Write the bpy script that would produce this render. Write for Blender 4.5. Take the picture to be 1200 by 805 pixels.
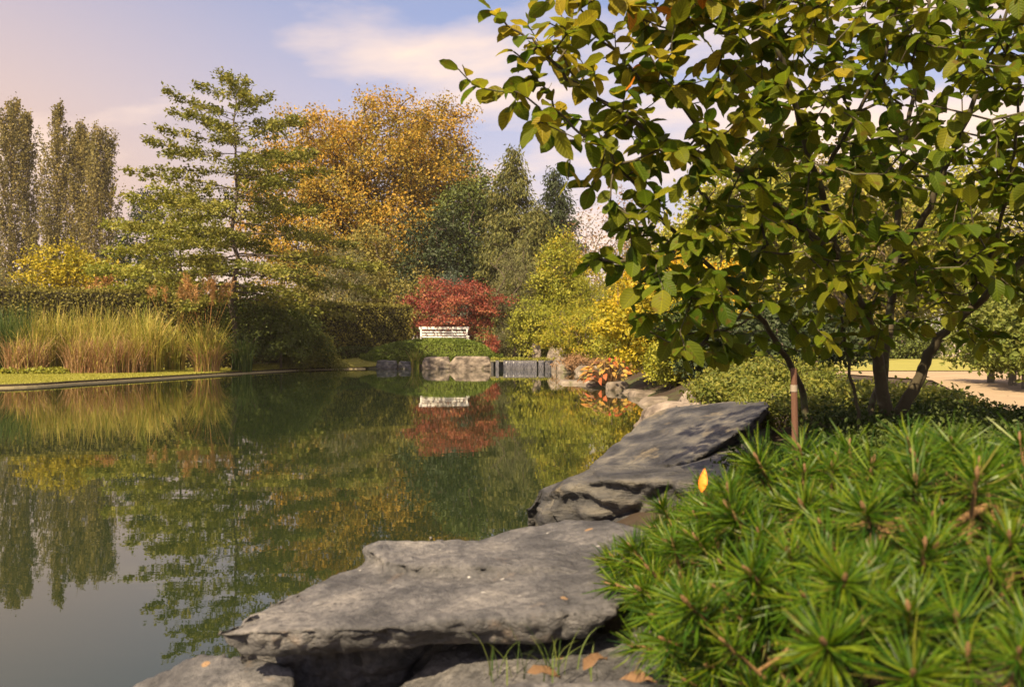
import bpy, bmesh, math, random
import numpy as np
from mathutils import Vector, noise
random.seed(11)
R = np.random.default_rng(11)
sc = bpy.context.scene
COL = sc.collection
for o in list(bpy.data.objects): bpy.data.objects.remove(o)

# ---------------------------------------------------------------- camera, sky, sun, exposure
CAMH = 0.85
cd = bpy.data.cameras.new('camera'); cam = bpy.data.objects.new('camera', cd); COL.objects.link(cam)
cam.location = (0, 0, CAMH); cam.rotation_euler = (math.radians(90), 0, 0)
cd.sensor_width = 36; cd.lens = 30; cd.shift_y = 0.002; cd.clip_start = 0.05; cd.clip_end = 3000
cd.dof.use_dof = True; cd.dof.focus_distance = 6.5; cd.dof.aperture_fstop = 5.6
sc.camera = cam
SUN_AZ, SUN_EL = math.radians(-146), math.radians(47)
sdir = Vector((math.sin(SUN_AZ)*math.cos(SUN_EL), math.cos(SUN_AZ)*math.cos(SUN_EL), math.sin(SUN_EL)))
w = bpy.data.worlds.new('World'); sc.world = w; w.use_nodes = True
nt = w.node_tree; nt.nodes.clear(); N = nt.nodes; L = nt.links
wo = N.new('ShaderNodeOutputWorld'); bg = N.new('ShaderNodeBackground'); bg.inputs['Strength'].default_value = 0.085
sky = N.new('ShaderNodeTexSky'); sky.sky_type = 'NISHITA'; sky.sun_disc = False
sky.sun_elevation = SUN_EL; sky.sun_rotation = SUN_AZ; sky.dust_density = 2.0; sky.air_density = 1.0
tc = N.new('ShaderNodeTexCoord'); sep = N.new('ShaderNodeSeparateXYZ'); L.new(tc.outputs['Generated'], sep.inputs[0])
def wmath(op, a, b=None):
    n = N.new('ShaderNodeMath'); n.operation = op
    for i, v in enumerate((a, b)):
        if v is None: continue
        if isinstance(v, (int, float)): n.inputs[i].default_value = v
        else: L.new(v, n.inputs[i])
    return n.outputs[0]
zc = wmath('ADD', wmath('MAXIMUM', sep.outputs['Z'], 0.0), 0.16)
cmb = N.new('ShaderNodeCombineXYZ')
L.new(wmath('DIVIDE', sep.outputs['X'], zc), cmb.inputs[0]); L.new(wmath('DIVIDE', sep.outputs['Y'], zc), cmb.inputs[1])
mpw = N.new('ShaderNodeMapping'); mpw.inputs['Location'].default_value = (2.43, 5.98, 0); mpw.inputs['Scale'].default_value = (0.75, 0.95, 1); L.new(cmb.outputs[0], mpw.inputs[0])
nz = N.new('ShaderNodeTexNoise'); nz.inputs['Scale'].default_value = 0.85; nz.inputs['Detail'].default_value = 9; nz.inputs['Roughness'].default_value = 0.52; nz.inputs['Distortion'].default_value = 0.25
L.new(mpw.outputs[0], nz.inputs['Vector'])
cr = N.new('ShaderNodeValToRGB'); cr.color_ramp.elements[0].position = 0.475; cr.color_ramp.elements[1].position = 0.585
L.new(nz.outputs['Fac'], cr.inputs[0])
# soft pinkish haze low in the sky, creamy clouds above it
mr = N.new('ShaderNodeMapRange'); mr.inputs['From Min'].default_value = 0.0; mr.inputs['From Max'].default_value = 0.36; mr.inputs['To Min'].default_value = 0.88; mr.inputs['To Max'].default_value = 0.08
L.new(sep.outputs['Z'], mr.inputs[0])
mixh = N.new('ShaderNodeMix'); mixh.data_type = 'RGBA'; 
dotn = N.new('ShaderNodeVectorMath'); dotn.operation = 'DOT_PRODUCT'; L.new(tc.outputs['Generated'], dotn.inputs[0]); dotn.inputs[1].default_value = (-.64, .76, .1)
glow = wmath('MULTIPLY', wmath('POWER', wmath('MAXIMUM', dotn.outputs['Value'], 0.0), 11.0), 0.72)     # warm flare glow painted into the sky on the left
L.new(wmath('MINIMUM', wmath('ADD', mr.outputs[0], glow), 0.95), mixh.inputs['Factor'])
tint = N.new('ShaderNodeMix'); tint.data_type = 'RGBA'; tint.blend_type = 'MULTIPLY'; tint.inputs['Factor'].default_value = 1
L.new(sky.outputs[0], tint.inputs[6]); tint.inputs[7].default_value = (.92, 0.86, 0.95, 1)
L.new(tint.outputs[2], mixh.inputs[6]); mixh.inputs[7].default_value = (3.95, 2.9, 2.5, 1)
mixc = N.new('ShaderNodeMix'); mixc.data_type = 'RGBA'
L.new(wmath('MULTIPLY', cr.outputs[0], 0.95), mixc.inputs['Factor']); L.new(mixh.outputs[2], mixc.inputs[6]); mixc.inputs[7].default_value = (5.7, 4.35, 3.5, 1)
L.new(mixc.outputs[2], bg.inputs['Color']); L.new(bg.outputs[0], wo.inputs[0])
sl = bpy.data.lights.new('sun', 'SUN'); so = bpy.data.objects.new('sun', sl); COL.objects.link(so)
sl.energy = 5.0; sl.angle = math.radians(0.6); sl.color = (1.0, 0.79, 0.50)
so.rotation_euler = (-sdir).to_track_quat('-Z', 'Y').to_euler(); so.location = (-20, -10, 30)
sc.view_settings.view_transform = 'Standard'; sc.view_settings.look = 'None'; sc.view_settings.gamma = 1; sc.view_settings.exposure = 1.32
sc.view_settings.use_curve_mapping = False

# ---------------------------------------------------------------- helpers
def P(px, py, d): return np.array([(px-600)/1000*d, d, CAMH-(py-405)/1000*d])     # bearing and drop at a distance
def Q(px, py, z): d = (CAMH-z)*1000/(py-405); return np.array([(px-600)/1000*d, d, z])
def tag(o, label=None, cat=None, group=None, kind=None):
    if label: o['label'] = label
    if cat: o['category'] = cat
    if group: o['group'] = group
    if kind: o['kind'] = kind
    return o
def thing(name, label, cat, loc=(0, 0, 0), group=None, rz=0):
    o = bpy.data.objects.new(name, None); COL.objects.link(o); o.location = loc; o.rotation_euler = (0, 0, rz)
    o.empty_display_size = 0.1
    return tag(o, label, cat, group)
def mk(name, me, parent=None, loc=(0, 0, 0)):
    o = bpy.data.objects.new(name, me); COL.objects.link(o); o.parent = parent; o.location = loc; return o
def npmesh(name, v, f, mats, rnd=None, midx=None, smooth=False):
    v = np.asarray(v, np.float32); f = np.asarray(f, np.int32); nf, k = f.shape
    me = bpy.data.meshes.new(name)
    me.vertices.add(len(v)); me.vertices.foreach_set('co', v.ravel())
    me.loops.add(nf*k); me.loops.foreach_set('vertex_index', f.ravel())
    me.polygons.add(nf); me.polygons.foreach_set('loop_start', np.arange(nf, dtype=np.int32)*k)
    for m in (mats if isinstance(mats, (list, tuple)) else [mats]): me.materials.append(m)
    if midx is not None: me.polygons.foreach_set('material_index', np.asarray(midx, np.int32))
    me.polygons.foreach_set('use_smooth', np.full(nf, smooth))
    if rnd is not None:
        a = me.attributes.new('rnd', 'FLOAT', 'FACE'); a.data.foreach_set('value', np.clip(rnd, 0, 1).astype(np.float32))
    me.update(calc_edges=True); return me
def unit(a): return a/np.maximum(np.linalg.norm(a, axis=-1, keepdims=True), 1e-9)
def boxes(bs):
    """list of (cx,cy,cz,sx,sy,sz) -> verts, quads"""
    V = []; F = []
    for (cx, cy, cz, sx, sy, sz) in bs:
        b = len(V)
        for dz in (-.5, .5):
            for dx, dy in ((-.5, -.5), (.5, -.5), (.5, .5), (-.5, .5)): V.append((cx+dx*sx, cy+dy*sy, cz+dz*sz))
        F += [(b, b+3, b+2, b+1), (b+4, b+5, b+6, b+7)] + [(b+i, b+(i+1) % 4, b+4+(i+1) % 4, b+4+i) for i in range(4)]
    return V, F
def bevbox(name, bs, mat, parent, bev=0.006, seg=2):
    V, F = boxes(bs); me = npmesh(name, V, F, mat)
    bm = bmesh.new(); bm.from_mesh(me); bmesh.ops.bevel(bm, geom=bm.edges[:], offset=bev, segments=seg, affect='EDGES'); bm.to_mesh(me); bm.free()
    return mk(name, me, parent)
def tubes(p0, p1, r0, r1, k=6):
    p0 = np.asarray(p0, float); p1 = np.asarray(p1, float); r0 = np.asarray(r0)[:, None]; r1 = np.asarray(r1)[:, None]
    t = unit(p1-p0); ref = np.where(np.abs(t[:, 2:3]) > .9, np.array([[1., 0, 0]]), np.array([[0, 0, 1.]]))
    a = unit(np.cross(t, ref)); b = np.cross(t, a); n = len(p0)
    V = np.zeros((n, 2*k, 3))
    for i in range(k):
        th = 2*math.pi*i/k; c = math.cos(th)*a+math.sin(th)*b
        V[:, i] = p0+c*r0; V[:, k+i] = p1+c*r1
    base = (np.arange(n)*2*k)[:, None]
    F = np.stack([np.concatenate([base+i, base+(i+1) % k, base+k+(i+1) % k, base+k+i], 1) for i in range(k)], 1).reshape(-1, 4)
    return V.reshape(-1, 3), F
def polytube(pts, rad, k=8):
    """one smooth tube along a polyline"""
    pts = np.asarray(pts, float); n = len(pts); rad = np.asarray(rad, float)
    t = np.zeros_like(pts); t[1:-1] = pts[2:]-pts[:-2]; t[0] = pts[1]-pts[0]; t[-1] = pts[-1]-pts[-2]; t = unit(t)
    a = unit(np.cross(t, np.array([0.31, 0.9, 0.12]))); b = np.cross(t, a)
    V = np.concatenate([[pts[j]+rad[j]*(math.cos(2*math.pi*i/k)*a[j]+math.sin(2*math.pi*i/k)*b[j]) for i in range(k)] for j in range(n)])
    F = [(j*k+i, j*k+(i+1) % k, (j+1)*k+(i+1) % k, (j+1)*k+i) for j in range(n-1) for i in range(k)]
    return V, np.array(F)
def merge(parts):
    V = []; F = []; o = 0
    for v, f in parts: V.append(v); F.append(np.asarray(f)+o); o += len(v)
    return np.concatenate(V), np.concatenate(F)
def leafquads(p, axis, nrm, ln, wd, fold=0.12):
    axis = unit(axis); b = unit(np.cross(axis, nrm)); nn = np.cross(b, axis); ln = ln[:, None]; wd = wd[:, None]
    V = np.stack([p, p+axis*ln*.45+b*wd*.5+nn*ln*fold, p+axis*ln, p+axis*ln*.45-b*wd*.5+nn*ln*fold], 1).reshape(-1, 3)
    n = len(p); F = (np.arange(n)*4)[:, None]+np.array([[0, 1, 2, 3]])
    return V, F
# ---------------------------------------------------------------- materials
def nodes(m):
    m.use_nodes = True; t = m.node_tree; t.nodes.clear(); return t, t.nodes, t.links
def ramp(n, cols, pos=None):
    r = n.new('ShaderNodeValToRGB'); e = r.color_ramp.elements
    pos = pos or [i/(len(cols)-1) for i in range(len(cols))]
    while len(e) < len(cols): e.new(0.5)
    for i, c in enumerate(cols): e[i].position = pos[i]; e[i].color = (*c, 1)
    return r
def leafmat(name, cols, trans=0.35, rough=0.55, attr=True, spec=0.25, pos=None):
    m = bpy.data.materials.new(name); t, n, l = nodes(m)
    out = n.new('ShaderNodeOutputMaterial'); pb = n.new('ShaderNodeBsdfPrincipled'); tr = n.new('ShaderNodeBsdfTranslucent'); mx = n.new('ShaderNodeMixShader')
    if attr: a = n.new('ShaderNodeAttribute'); a.attribute_name = 'rnd'; src = a.outputs['Fac']
    else:
        a = n.new('ShaderNodeObjectInfo'); g_ = n.new('ShaderNodeNewGeometry'); ad = n.new('ShaderNodeMath'); ad.operation = 'ADD'; fr_ = n.new('ShaderNodeMath'); fr_.operation = 'FRACT'
        l.new(a.outputs['Random'], ad.inputs[0]); l.new(g_.outputs['Random Per Island'], ad.inputs[1]); l.new(ad.outputs[0], fr_.inputs[0]); src = fr_.outputs[0]
    r = ramp(n, cols, pos); l.new(src, r.inputs[0])
    l.new(r.outputs[0], pb.inputs['Base Color']); l.new(r.outputs[0], tr.inputs['Color'])
    pb.inputs['Roughness'].default_value = rough; pb.inputs['Specular IOR Level'].default_value = spec
    mx.inputs[0].default_value = trans; l.new(pb.outputs[0], mx.inputs[1]); l.new(tr.outputs[0], mx.inputs[2]); l.new(mx.outputs[0], out.inputs[0])
    return m
def noisemat(name, cols, scale=5, rough=0.8, bump=0.2, bscale=20, stretch=(1, 1, 1), detail=6, pos=None, bdist=0.02, spec=0.3, second=None):
    m = bpy.data.materials.new(name); t, n, l = nodes(m)
    out = n.new('ShaderNodeOutputMaterial'); pb = n.new('ShaderNodeBsdfPrincipled'); l.new(pb.outputs[0], out.inputs[0])
    tcn = n.new('ShaderNodeTexCoord'); mp = n.new('ShaderNodeMapping'); mp.inputs['Scale'].default_value = stretch; l.new(tcn.outputs['Object'], mp.inputs[0])
    a = n.new('ShaderNodeTexNoise'); a.inputs['Scale'].default_value = scale; a.inputs['Detail'].default_value = detail; a.inputs['Roughness'].default_value = 0.6; l.new(mp.outputs[0], a.inputs['Vector'])
    r = ramp(n, cols, pos); l.new(a.outputs['Fac'], r.inputs[0]); csrc = r.outputs[0]
    if second:      # (colour, scale, low, high): patches of another tone
        b2 = n.new('ShaderNodeTexNoise'); b2.inputs['Scale'].default_value = second[1]; b2.inputs['Detail'].default_value = 8; b2.inputs['Roughness'].default_value = 0.65; l.new(tcn.outputs['Object'], b2.inputs['Vector'])
        r2 = ramp(n, [(0, 0, 0), (1, 1, 1)], [second[2], second[3]]); l.new(b2.outputs['Fac'], r2.inputs[0])
        mx = n.new('ShaderNodeMix'); mx.data_type = 'RGBA'; l.new(r2.outputs[0], mx.inputs['Factor']); l.new(csrc, mx.inputs[6]); mx.inputs[7].default_value = (*second[0], 1); csrc = mx.outputs[2]
    l.new(csrc, pb.inputs['Base Color']); pb.inputs['Roughness'].default_value = rough; pb.inputs['Specular IOR Level'].default_value = spec
    if bump:
        b = n.new('ShaderNodeTexNoise'); b.inputs['Scale'].default_value = bscale; b.inputs['Detail'].default_value = 8; b.inputs['Roughness'].default_value = 0.65; l.new(mp.outputs[0], b.inputs['Vector'])
        bn = n.new('ShaderNodeBump'); bn.inputs['Strength'].default_value = bump; bn.inputs['Distance'].default_value = bdist; l.new(b.outputs['Fac'], bn.inputs['Height']); l.new(bn.outputs[0], pb.inputs['Normal'])
    return m
M = {}
M['bark'] = noisemat('bark', [(.045, .033, .024), (.13, .10, .075)], 14, .9, .5, 30, (1, 1, .25))
M['bark_pale'] = noisemat('bark_pale', [(.10, .085, .055), (.24, .21, .15)], 14, .9, .4, 30, (1, 1, .3))
M['bark_fg'] = noisemat('bark_shrub_tree', [(.02, .016, .010), (.055, .045, .026), (.085, .075, .045)], 30, .85, .5, 70, (1, 1, .35), bdist=.004, second=((.10, .12, .05), 12, .55, .7))
M['soil'] = noisemat('soil', [(.014, .010, .007), (.04, .027, .017), (.075, .05, .028)], 3, .95, .6, 40, second=((.05, .06, .02), 1.5, .5, .62))
M['lawn'] = noisemat('lawn_grass', [(.15, .145, .032), (.23, .215, .048), (.30, .28, .07)], 1.6, .9, .5, 60)
M['edge'] = noisemat('edging', [(.26, .22, .12), (.44, .37, .22)], 6, .85, .3, 30)
M['edgesoil'] = noisemat('edge_soil', [(.02, .014, .008), (.05, .035, .018)], 6, .95, .4, 30)
M['path'] = noisemat('path_sand', [(.19, .14, .09), (.28, .21, .135), (.36, .28, .19)], 2.5, .95, .5, 90, bdist=.01, second=((.20, .15, .10), .8, .55, .75))
M['rock'] = noisemat('rock_grey', [(.024, .024, .026), (.060, .060, .063), (.100, .098, .100), (.17, .162, .155)], 5.5, .55, 1.0, 42, (1, 1, 1.8), 14, [.34, .46, .55, .68], .016, .5, ((.15, .105, .068), 3.4, .57, .68))
def speckle(m, sc_, cols):
    t, = (m.node_tree,); n = t.nodes; l = t.links; pb = [q for q in n if q.type == 'BSDF_PRINCIPLED'][0]; src = pb.inputs['Base Color'].links[0].from_socket
    tcn = n.new('ShaderNodeTexCoord')
    fine = n.new('ShaderNodeTexNoise'); fine.inputs['Scale'].default_value = 55; fine.inputs['Detail'].default_value = 6; fine.inputs['Roughness'].default_value = .7; l.new(tcn.outputs['Object'], fine.inputs['Vector'])
    fr_ = ramp(n, [(.55, .55, .56), (1.35, 1.33, 1.3)], [.35, .65]); l.new(fine.outputs['Fac'], fr_.inputs[0])
    mu = n.new('ShaderNodeMix'); mu.data_type = 'RGBA'; mu.blend_type = 'MULTIPLY'; mu.inputs['Factor'].default_value = 1; l.new(src, mu.inputs[6]); l.new(fr_.outputs[0], mu.inputs[7]); src = mu.outputs[2]
    for (vs, th, col, rs) in cols:
        v = n.new('ShaderNodeTexVoronoi'); v.inputs['Scale'].default_value = vs; v.inputs['Randomness'].default_value = 1; l.new(tcn.outputs['Object'], v.inputs['Vector'])
        a = n.new('ShaderNodeMath'); a.operation = 'LESS_THAN'; l.new(v.outputs['Distance'], a.inputs[0]); a.inputs[1].default_value = th
        sp_ = n.new('ShaderNodeSeparateColor'); l.new(v.outputs['Color'], sp_.inputs[0]); b = n.new('ShaderNodeMath'); b.operation = 'GREATER_THAN'; l.new(sp_.outputs[0], b.inputs[0]); b.inputs[1].default_value = rs
        c = n.new('ShaderNodeMath'); c.operation = 'MULTIPLY'; l.new(a.outputs[0], c.inputs[0]); l.new(b.outputs[0], c.inputs[1])
        mx = n.new('ShaderNodeMix'); mx.data_type = 'RGBA'; l.new(c.outputs[0], mx.inputs['Factor']); l.new(src, mx.inputs[6]); mx.inputs[7].default_value = (*col, 1); src = mx.outputs[2]
    l.new(src, pb.inputs['Base Color'])
speckle(M['rock'], 1, [(26, .13, (.36, .35, .33), .90), (14, .16, (.24, .15, .075), .86), (34, .16, (.03, .03, .03), .88)])
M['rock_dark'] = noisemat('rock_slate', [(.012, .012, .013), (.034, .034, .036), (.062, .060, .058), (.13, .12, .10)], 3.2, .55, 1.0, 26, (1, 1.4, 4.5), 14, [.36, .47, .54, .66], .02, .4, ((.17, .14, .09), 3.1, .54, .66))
M['rock_pale'] = noisemat('rock_pale', [(.075, .06, .05), (.165, .135, .11), (.26, .215, .175)], 4.5, .75, .8, 26, (1, 1, 1.6), 12, [.36, .5, .64], .02, .3, ((.16, .15, .08), 2.0, .58, .72))
M['rock_bank'] = noisemat('rock_bank', [(.07, .055, .045), (.17, .14, .11), (.30, .25, .20)], 3.5, .7, .7, 22, (1, 1, 1.4), 10, [.3, .5, .75], .02, .3, ((.10, .11, .04), 2.6, .52, .66))
M['white'] = noisemat('white_paint', [(.74, .72, .67), (.82, .80, .76)], 8, .5, .1, 40)
M['stone_wall'] = noisemat('wall_stone', [(.20, .17, .15), (.36, .31, .27), (.48, .42, .37)], 1.2, .9, .5, 20, bdist=.03)
M['stake'] = noisemat('stake_wood', [(.07, .034, .022), (.16, .08, .05)], 18, .75, .3, 60, (1, 1, .12))
M['tape'] = noisemat('tie_tape', [(.22, .18, .14), (.28, .24, .19)], 8, .7, 0)
M['core'] = noisemat('hedge_twigs', [(.016, .014, .007), (.04, .035, .014)], 8, .95, .5, 30)
M['weir'] = noisemat('weir_slate', [(.03, .03, .033), (.09, .085, .085)], 5, .5, .5, 20, (1, 1, .3))
M['weir_top'] = noisemat('weir_coping', [(.12, .12, .05), (.22, .20, .10)], 5, .8, .4, 20)
M['litter'] = noisemat('dry_leaf', [(.10, .055, .028), (.20, .12, .06)], 12, .8, .3, 60)
M['orange_leaf'] = noisemat('orange_leaf', [(.75, .20, .02), (.8, .30, .03)], 12, .6, .2, 60)
M['bud'] = noisemat('pine_bud', [(.09, .05, .02), (.24, .14, .07)], 90, .7, .2, 200)
M['pine_stem'] = noisemat('pine_stem', [(.10, .06, .025), (.24, .14, .06)], 60, .85, .4, 120)
# water: dark body with a mirror-like, faintly rippled surface
def water():
    m = bpy.data.materials.new('pond_water'); t, n, l = nodes(m)
    out = n.new('ShaderNodeOutputMaterial'); pb = n.new('ShaderNodeBsdfPrincipled'); l.new(pb.outputs[0], out.inputs[0])
    pb.inputs['Base Color'].default_value = (.012, .020, .008, 1); pb.inputs['Roughness'].default_value = .012; pb.inputs['IOR'].default_value = 1.66
    tcn = n.new('ShaderNodeTexCoord'); mp = n.new('ShaderNodeMapping'); mp.inputs['Scale'].default_value = (1.0, 2.2, 1); l.new(tcn.outputs['Object'], mp.inputs[0])
    a = n.new('ShaderNodeTexNoise'); a.inputs['Scale'].default_value = 2.2; a.inputs['Detail'].default_value = 3; l.new(mp.outputs[0], a.inputs['Vector'])
    bn = n.new('ShaderNodeBump'); bn.inputs['Strength'].default_value = .04; bn.inputs['Distance'].default_value = .010; l.new(a.outputs['Fac'], bn.inputs['Height']); l.new(bn.outputs[0], pb.inputs['Normal'])
    return m
M['water'] = water()
def falling():
    m = bpy.data.materials.new('falling_water'); t, n, l = nodes(m)
    out = n.new('ShaderNodeOutputMaterial'); pb = n.new('ShaderNodeBsdfPrincipled'); l.new(pb.outputs[0], out.inputs[0])
    tcn = n.new('ShaderNodeTexCoord'); mp = n.new('ShaderNodeMapping'); mp.inputs['Scale'].default_value = (26, 26, 1.6); l.new(tcn.outputs['Object'], mp.inputs[0])
    a = n.new('ShaderNodeTexNoise'); a.inputs['Scale'].default_value = 2; a.inputs['Detail'].default_value = 4; l.new(mp.outputs[0], a.inputs['Vector'])
    r = ramp(n, [(.03, .03, .034), (.065, .062, .068), (.13, .125, .13)], [.36, .5, .64]); l.new(a.outputs['Fac'], r.inputs[0]); l.new(r.outputs[0], pb.inputs['Base Color'])
    pb.inputs['Roughness'].default_value = .25
    return m
M['fall'] = falling()
G = dict(
 poplar=leafmat('poplar_leaf', [(.09, .085, .022), (.19, .16, .042), (.30, .23, .06)]),
 oak=leafmat('oak_leaf', [(.085, .105, .018), (.18, .185, .03), (.30, .265, .05)]),
 oaky=leafmat('oak_leaf_light', [(.14, .17, .022), (.25, .26, .035), (.37, .33, .05)]),
 orange=leafmat('amber_leaf', [(.11, .115, .020), (.26, .20, .026), (.42, .26, .03), (.52, .27, .025)], pos=[0, .3, .65, 1]),
 olive=leafmat('olive_leaf', [(.09, .10, .04), (.15, .15, .06), (.22, .21, .10)]),
 yolive=leafmat('yellow_olive_leaf', [(.12, .12, .025), (.22, .19, .04), (.31, .25, .07)]),
 dark=leafmat('dark_leaf', [(.015, .026, .010), (.035, .052, .016), (.07, .085, .03)], .2),
 blue=leafmat('blue_needle', [(.05, .075, .055), (.09, .12, .085), (.14, .17, .12)], .15),
 fir=leafmat('fir_needle', [(.045, .06, .016), (.12, .125, .03), (.23, .20, .05)], .2),
 red=leafmat('crimson_leaf', [(.12, .026, .022), (.25, .055, .04), (.32, .11, .055), (.40, .21, .08)], pos=[0, .4, .75, 1]),
 gold=leafmat('golden_leaf', [(.18, .19, .015), (.36, .30, .018), (.52, .38, .022)]),
 yellow=leafmat('yellow_leaf', [(.30, .22, .012), (.52, .34, .018), (.66, .40, .02)]),
 lime=leafmat('lime_leaf', [(.14, .165, .018), (.25, .26, .026), (.38, .34, .04)]),
 weep=leafmat('lace_leaf', [(.13, .16, .014), (.27, .27, .022), (.42, .34, .03), (.50, .26, .03)], pos=[0, .45, .85, 1]),
 brown=leafmat('russet_leaf', [(.14, .08, .04), (.26, .15, .07), (.34, .22, .12)]),
 hedge=leafmat('hedge_leaf', [(.065, .066, .012), (.16, .145, .025), (.28, .23, .045)], .25),
 mound=leafmat('clipped_leaf', [(.065, .105, .014), (.14, .185, .024), (.22, .26, .04)], .2),
 yew=leafmat('yew_leaf', [(.03, .042, .010), (.075, .10, .018), (.15, .175, .032)], .2),
 azalea=leafmat('azalea_leaf', [(.055, .08, .014), (.13, .15, .022), (.24, .22, .035)]),
 dkaz=leafmat('shrub_leaf', [(.018, .034, .007), (.042, .066, .011), (.085, .105, .02)], .25),
 reed=leafmat('reed_blade', [(.12, .16, .02), (.27, .27, .04), (.44, .37, .07), (.48, .35, .12)]),
 reedg=leafmat('green_blade', [(.035, .075, .018), (.08, .125, .028), (.16, .19, .045)]),
 straw=leafmat('straw_blade', [(.20, .11, .05), (.34, .19, .09), (.42, .29, .15)]),
 plume=leafmat('plume', [(.34, .16, .05), (.46, .25, .09), (.5, .34, .16)]),
 hosta=leafmat('hosta_leaf', [(.36, .06, .03), (.44, .16, .04), (.46, .31, .06), (.20, .09, .05), (.2, .2, .05)], attr=False),
 pine=leafmat('pine_needle', [(.012, .046, .003), (.034, .086, .004), (.072, .130, .005), (.13, .172, .007), (.14, .11, .03)], .3, .4, pos=[0, .3, .65, .96, 1]),
 horn=leafmat('hornbeam_leaf', [(.07, .10, .018), (.14, .17, .03), (.22, .23, .05)]),
)
# ---------------------------------------------------------------- pond outline, ground, lawn, path
pond = [(-.62, 2.35), (-.55, 1.5), (-.9, .4), (-1.6, -1.2), (-4, -3), (-10, -3.2), (-16, 0), (-19, 6), (-17.5, 12), (-13.5, 15.6), (-10.2, 17.1), (-9.6, 19.2), (-8.9, 22.2), (-8.1, 27.0), (-7.2, 29.6), (-5.6, 31.2),
        (-5.1, 31.0), (-3.4, 31.3), (-.75, 31.3), (-.75, 31.05), (1.7, 31.05), (1.75, 29.9), (2.5, 28.3), (2.5, 24), (1.65, 20.6), (1.3, 20.2), (1.7, 18.8), (2.1, 16.5), (2.25, 14.2), (2.1, 12), (1.35, 9), (.75, 6.6), (.35, 5.2), (.10, 4.1), (.0, 3.2), (-.3, 2.7)]
pond = np.array(pond)
# smooth the left shore a little
def sdist(x, y):
    x = np.asarray(x, float); y = np.asarray(y, float); dmin = np.full(x.shape, 1e9); ins = np.zeros(x.shape, bool)
    a = pond; b = np.roll(pond, -1, 0)
    for (x0, y0), (x1, y1) in zip(a, b):
        ex, ey = x1-x0, y1-y0; t = np.clip(((x-x0)*ex+(y-y0)*ey)/(ex*ex+ey*ey), 0, 1)
        dmin = np.minimum(dmin, np.hypot(x-x0-t*ex, y-y0-t*ey))
        c = ((y0 > y) != (y1 > y)); xs = (x1-x0)*(y-y0)/np.where(abs(y1-y0) < 1e-9, 1e-9, y1-y0)+x0
        ins ^= c & (x < xs)
    return np.where(ins, -dmin, dmin)
def sst(a, b, x): t = np.clip((x-a)/(b-a), 0, 1); return t*t*(3-2*t)
def gh(x, y):
    """height of the ground"""
    x = np.asarray(x, float); y = np.asarray(y, float); d = sdist(x, y)
    right = sst(-1.5, 1.2, x-0.03*y)*sst(40, 24, y)
    bank = 0.05+0.27*right*sst(0.0, 0.7, d)+.10*sst(29, 34, y)*sst(0, 1.5, d)+.42*sst(31.2, 34.3, y)*sst(-9.5, -7.5, x)*sst(.3, -.6, x)*sst(41, 38, y)
    bank = bank-.34*np.exp(-(((x-1.12)/.42)**2+((y-4.25)/.6)**2))
    return np.where(d < 0, -0.06-0.7*sst(0, .9, -d), bank)
def gz(x, y): return float(gh(np.array([x]), np.array([y]))[0])
def axis(lo, hi, step, far): 
    m = np.arange(lo, hi+1e-6, step); g = [step*1.5]
    while sum(g) < far: g.append(g[-1]*1.35)
    c = np.cumsum(g); return np.concatenate([(lo-c)[::-1], m, hi+c])
xs = axis(-20, 20, .25, 450); ys = axis(-4, 42, .25, 450)
X, Y = np.meshgrid(xs, ys); Z = gh(X, Y); nx, ny = len(xs), len(ys)
idx = (np.arange(ny-1)[:, None]*nx+np.arange(nx-1)[None, :]).ravel()
me = npmesh('ground', np.stack([X.ravel(), Y.ravel(), Z.ravel()], 1), np.stack([idx, idx+1, idx+1+nx, idx+nx], 1), M['soil'], smooth=True)
tag(mk('ground', me), kind='structure')
def sheet(name, pts, z, mat, side=0.0, side_mat=None):
    """flat polygon with an optional skirt"""
    bm = bmesh.new(); top = [bm.verts.new((p[0], p[1], z if len(p) < 3 else p[2])) for p in pts]; f = bm.faces.new(top); f.normal_update()
    if f.normal.z < 0: f.normal_flip()
    if side:
        lo = [bm.verts.new((v.co.x, v.co.y, v.co.z-side)) for v in top]; n = len(top)
        for i in range(n):
            s = bm.faces.new((top[i], top[(i+1) % n], lo[(i+1) % n], lo[i])); s.material_index = 1
    bmesh.ops.triangulate(bm, faces=[f]); bmesh.ops.recalc_face_normals(bm, faces=bm.faces[:])
    me = bpy.data.meshes.new(name); bm.to_mesh(me); bm.free(); me.materials.append(mat); me.materials.append(side_mat or mat)
    o = mk(name, me); return tag(o, kind='structure')
cen = pond.mean(0)
wpts = []
for i, p in enumerate(pond):
    e = unit((np.roll(pond, -1, 0)[i]-np.roll(pond, 1, 0)[i])[None])[0]; nrm = np.array([-e[1], e[0]])
    if sdist(p[0]+nrm[0]*.05, p[1]+nrm[1]*.05) < 0: nrm = -nrm
    wpts.append(p+nrm*.22)
sheet('pond_water', wpts, 0.0, M['water'])
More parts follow.
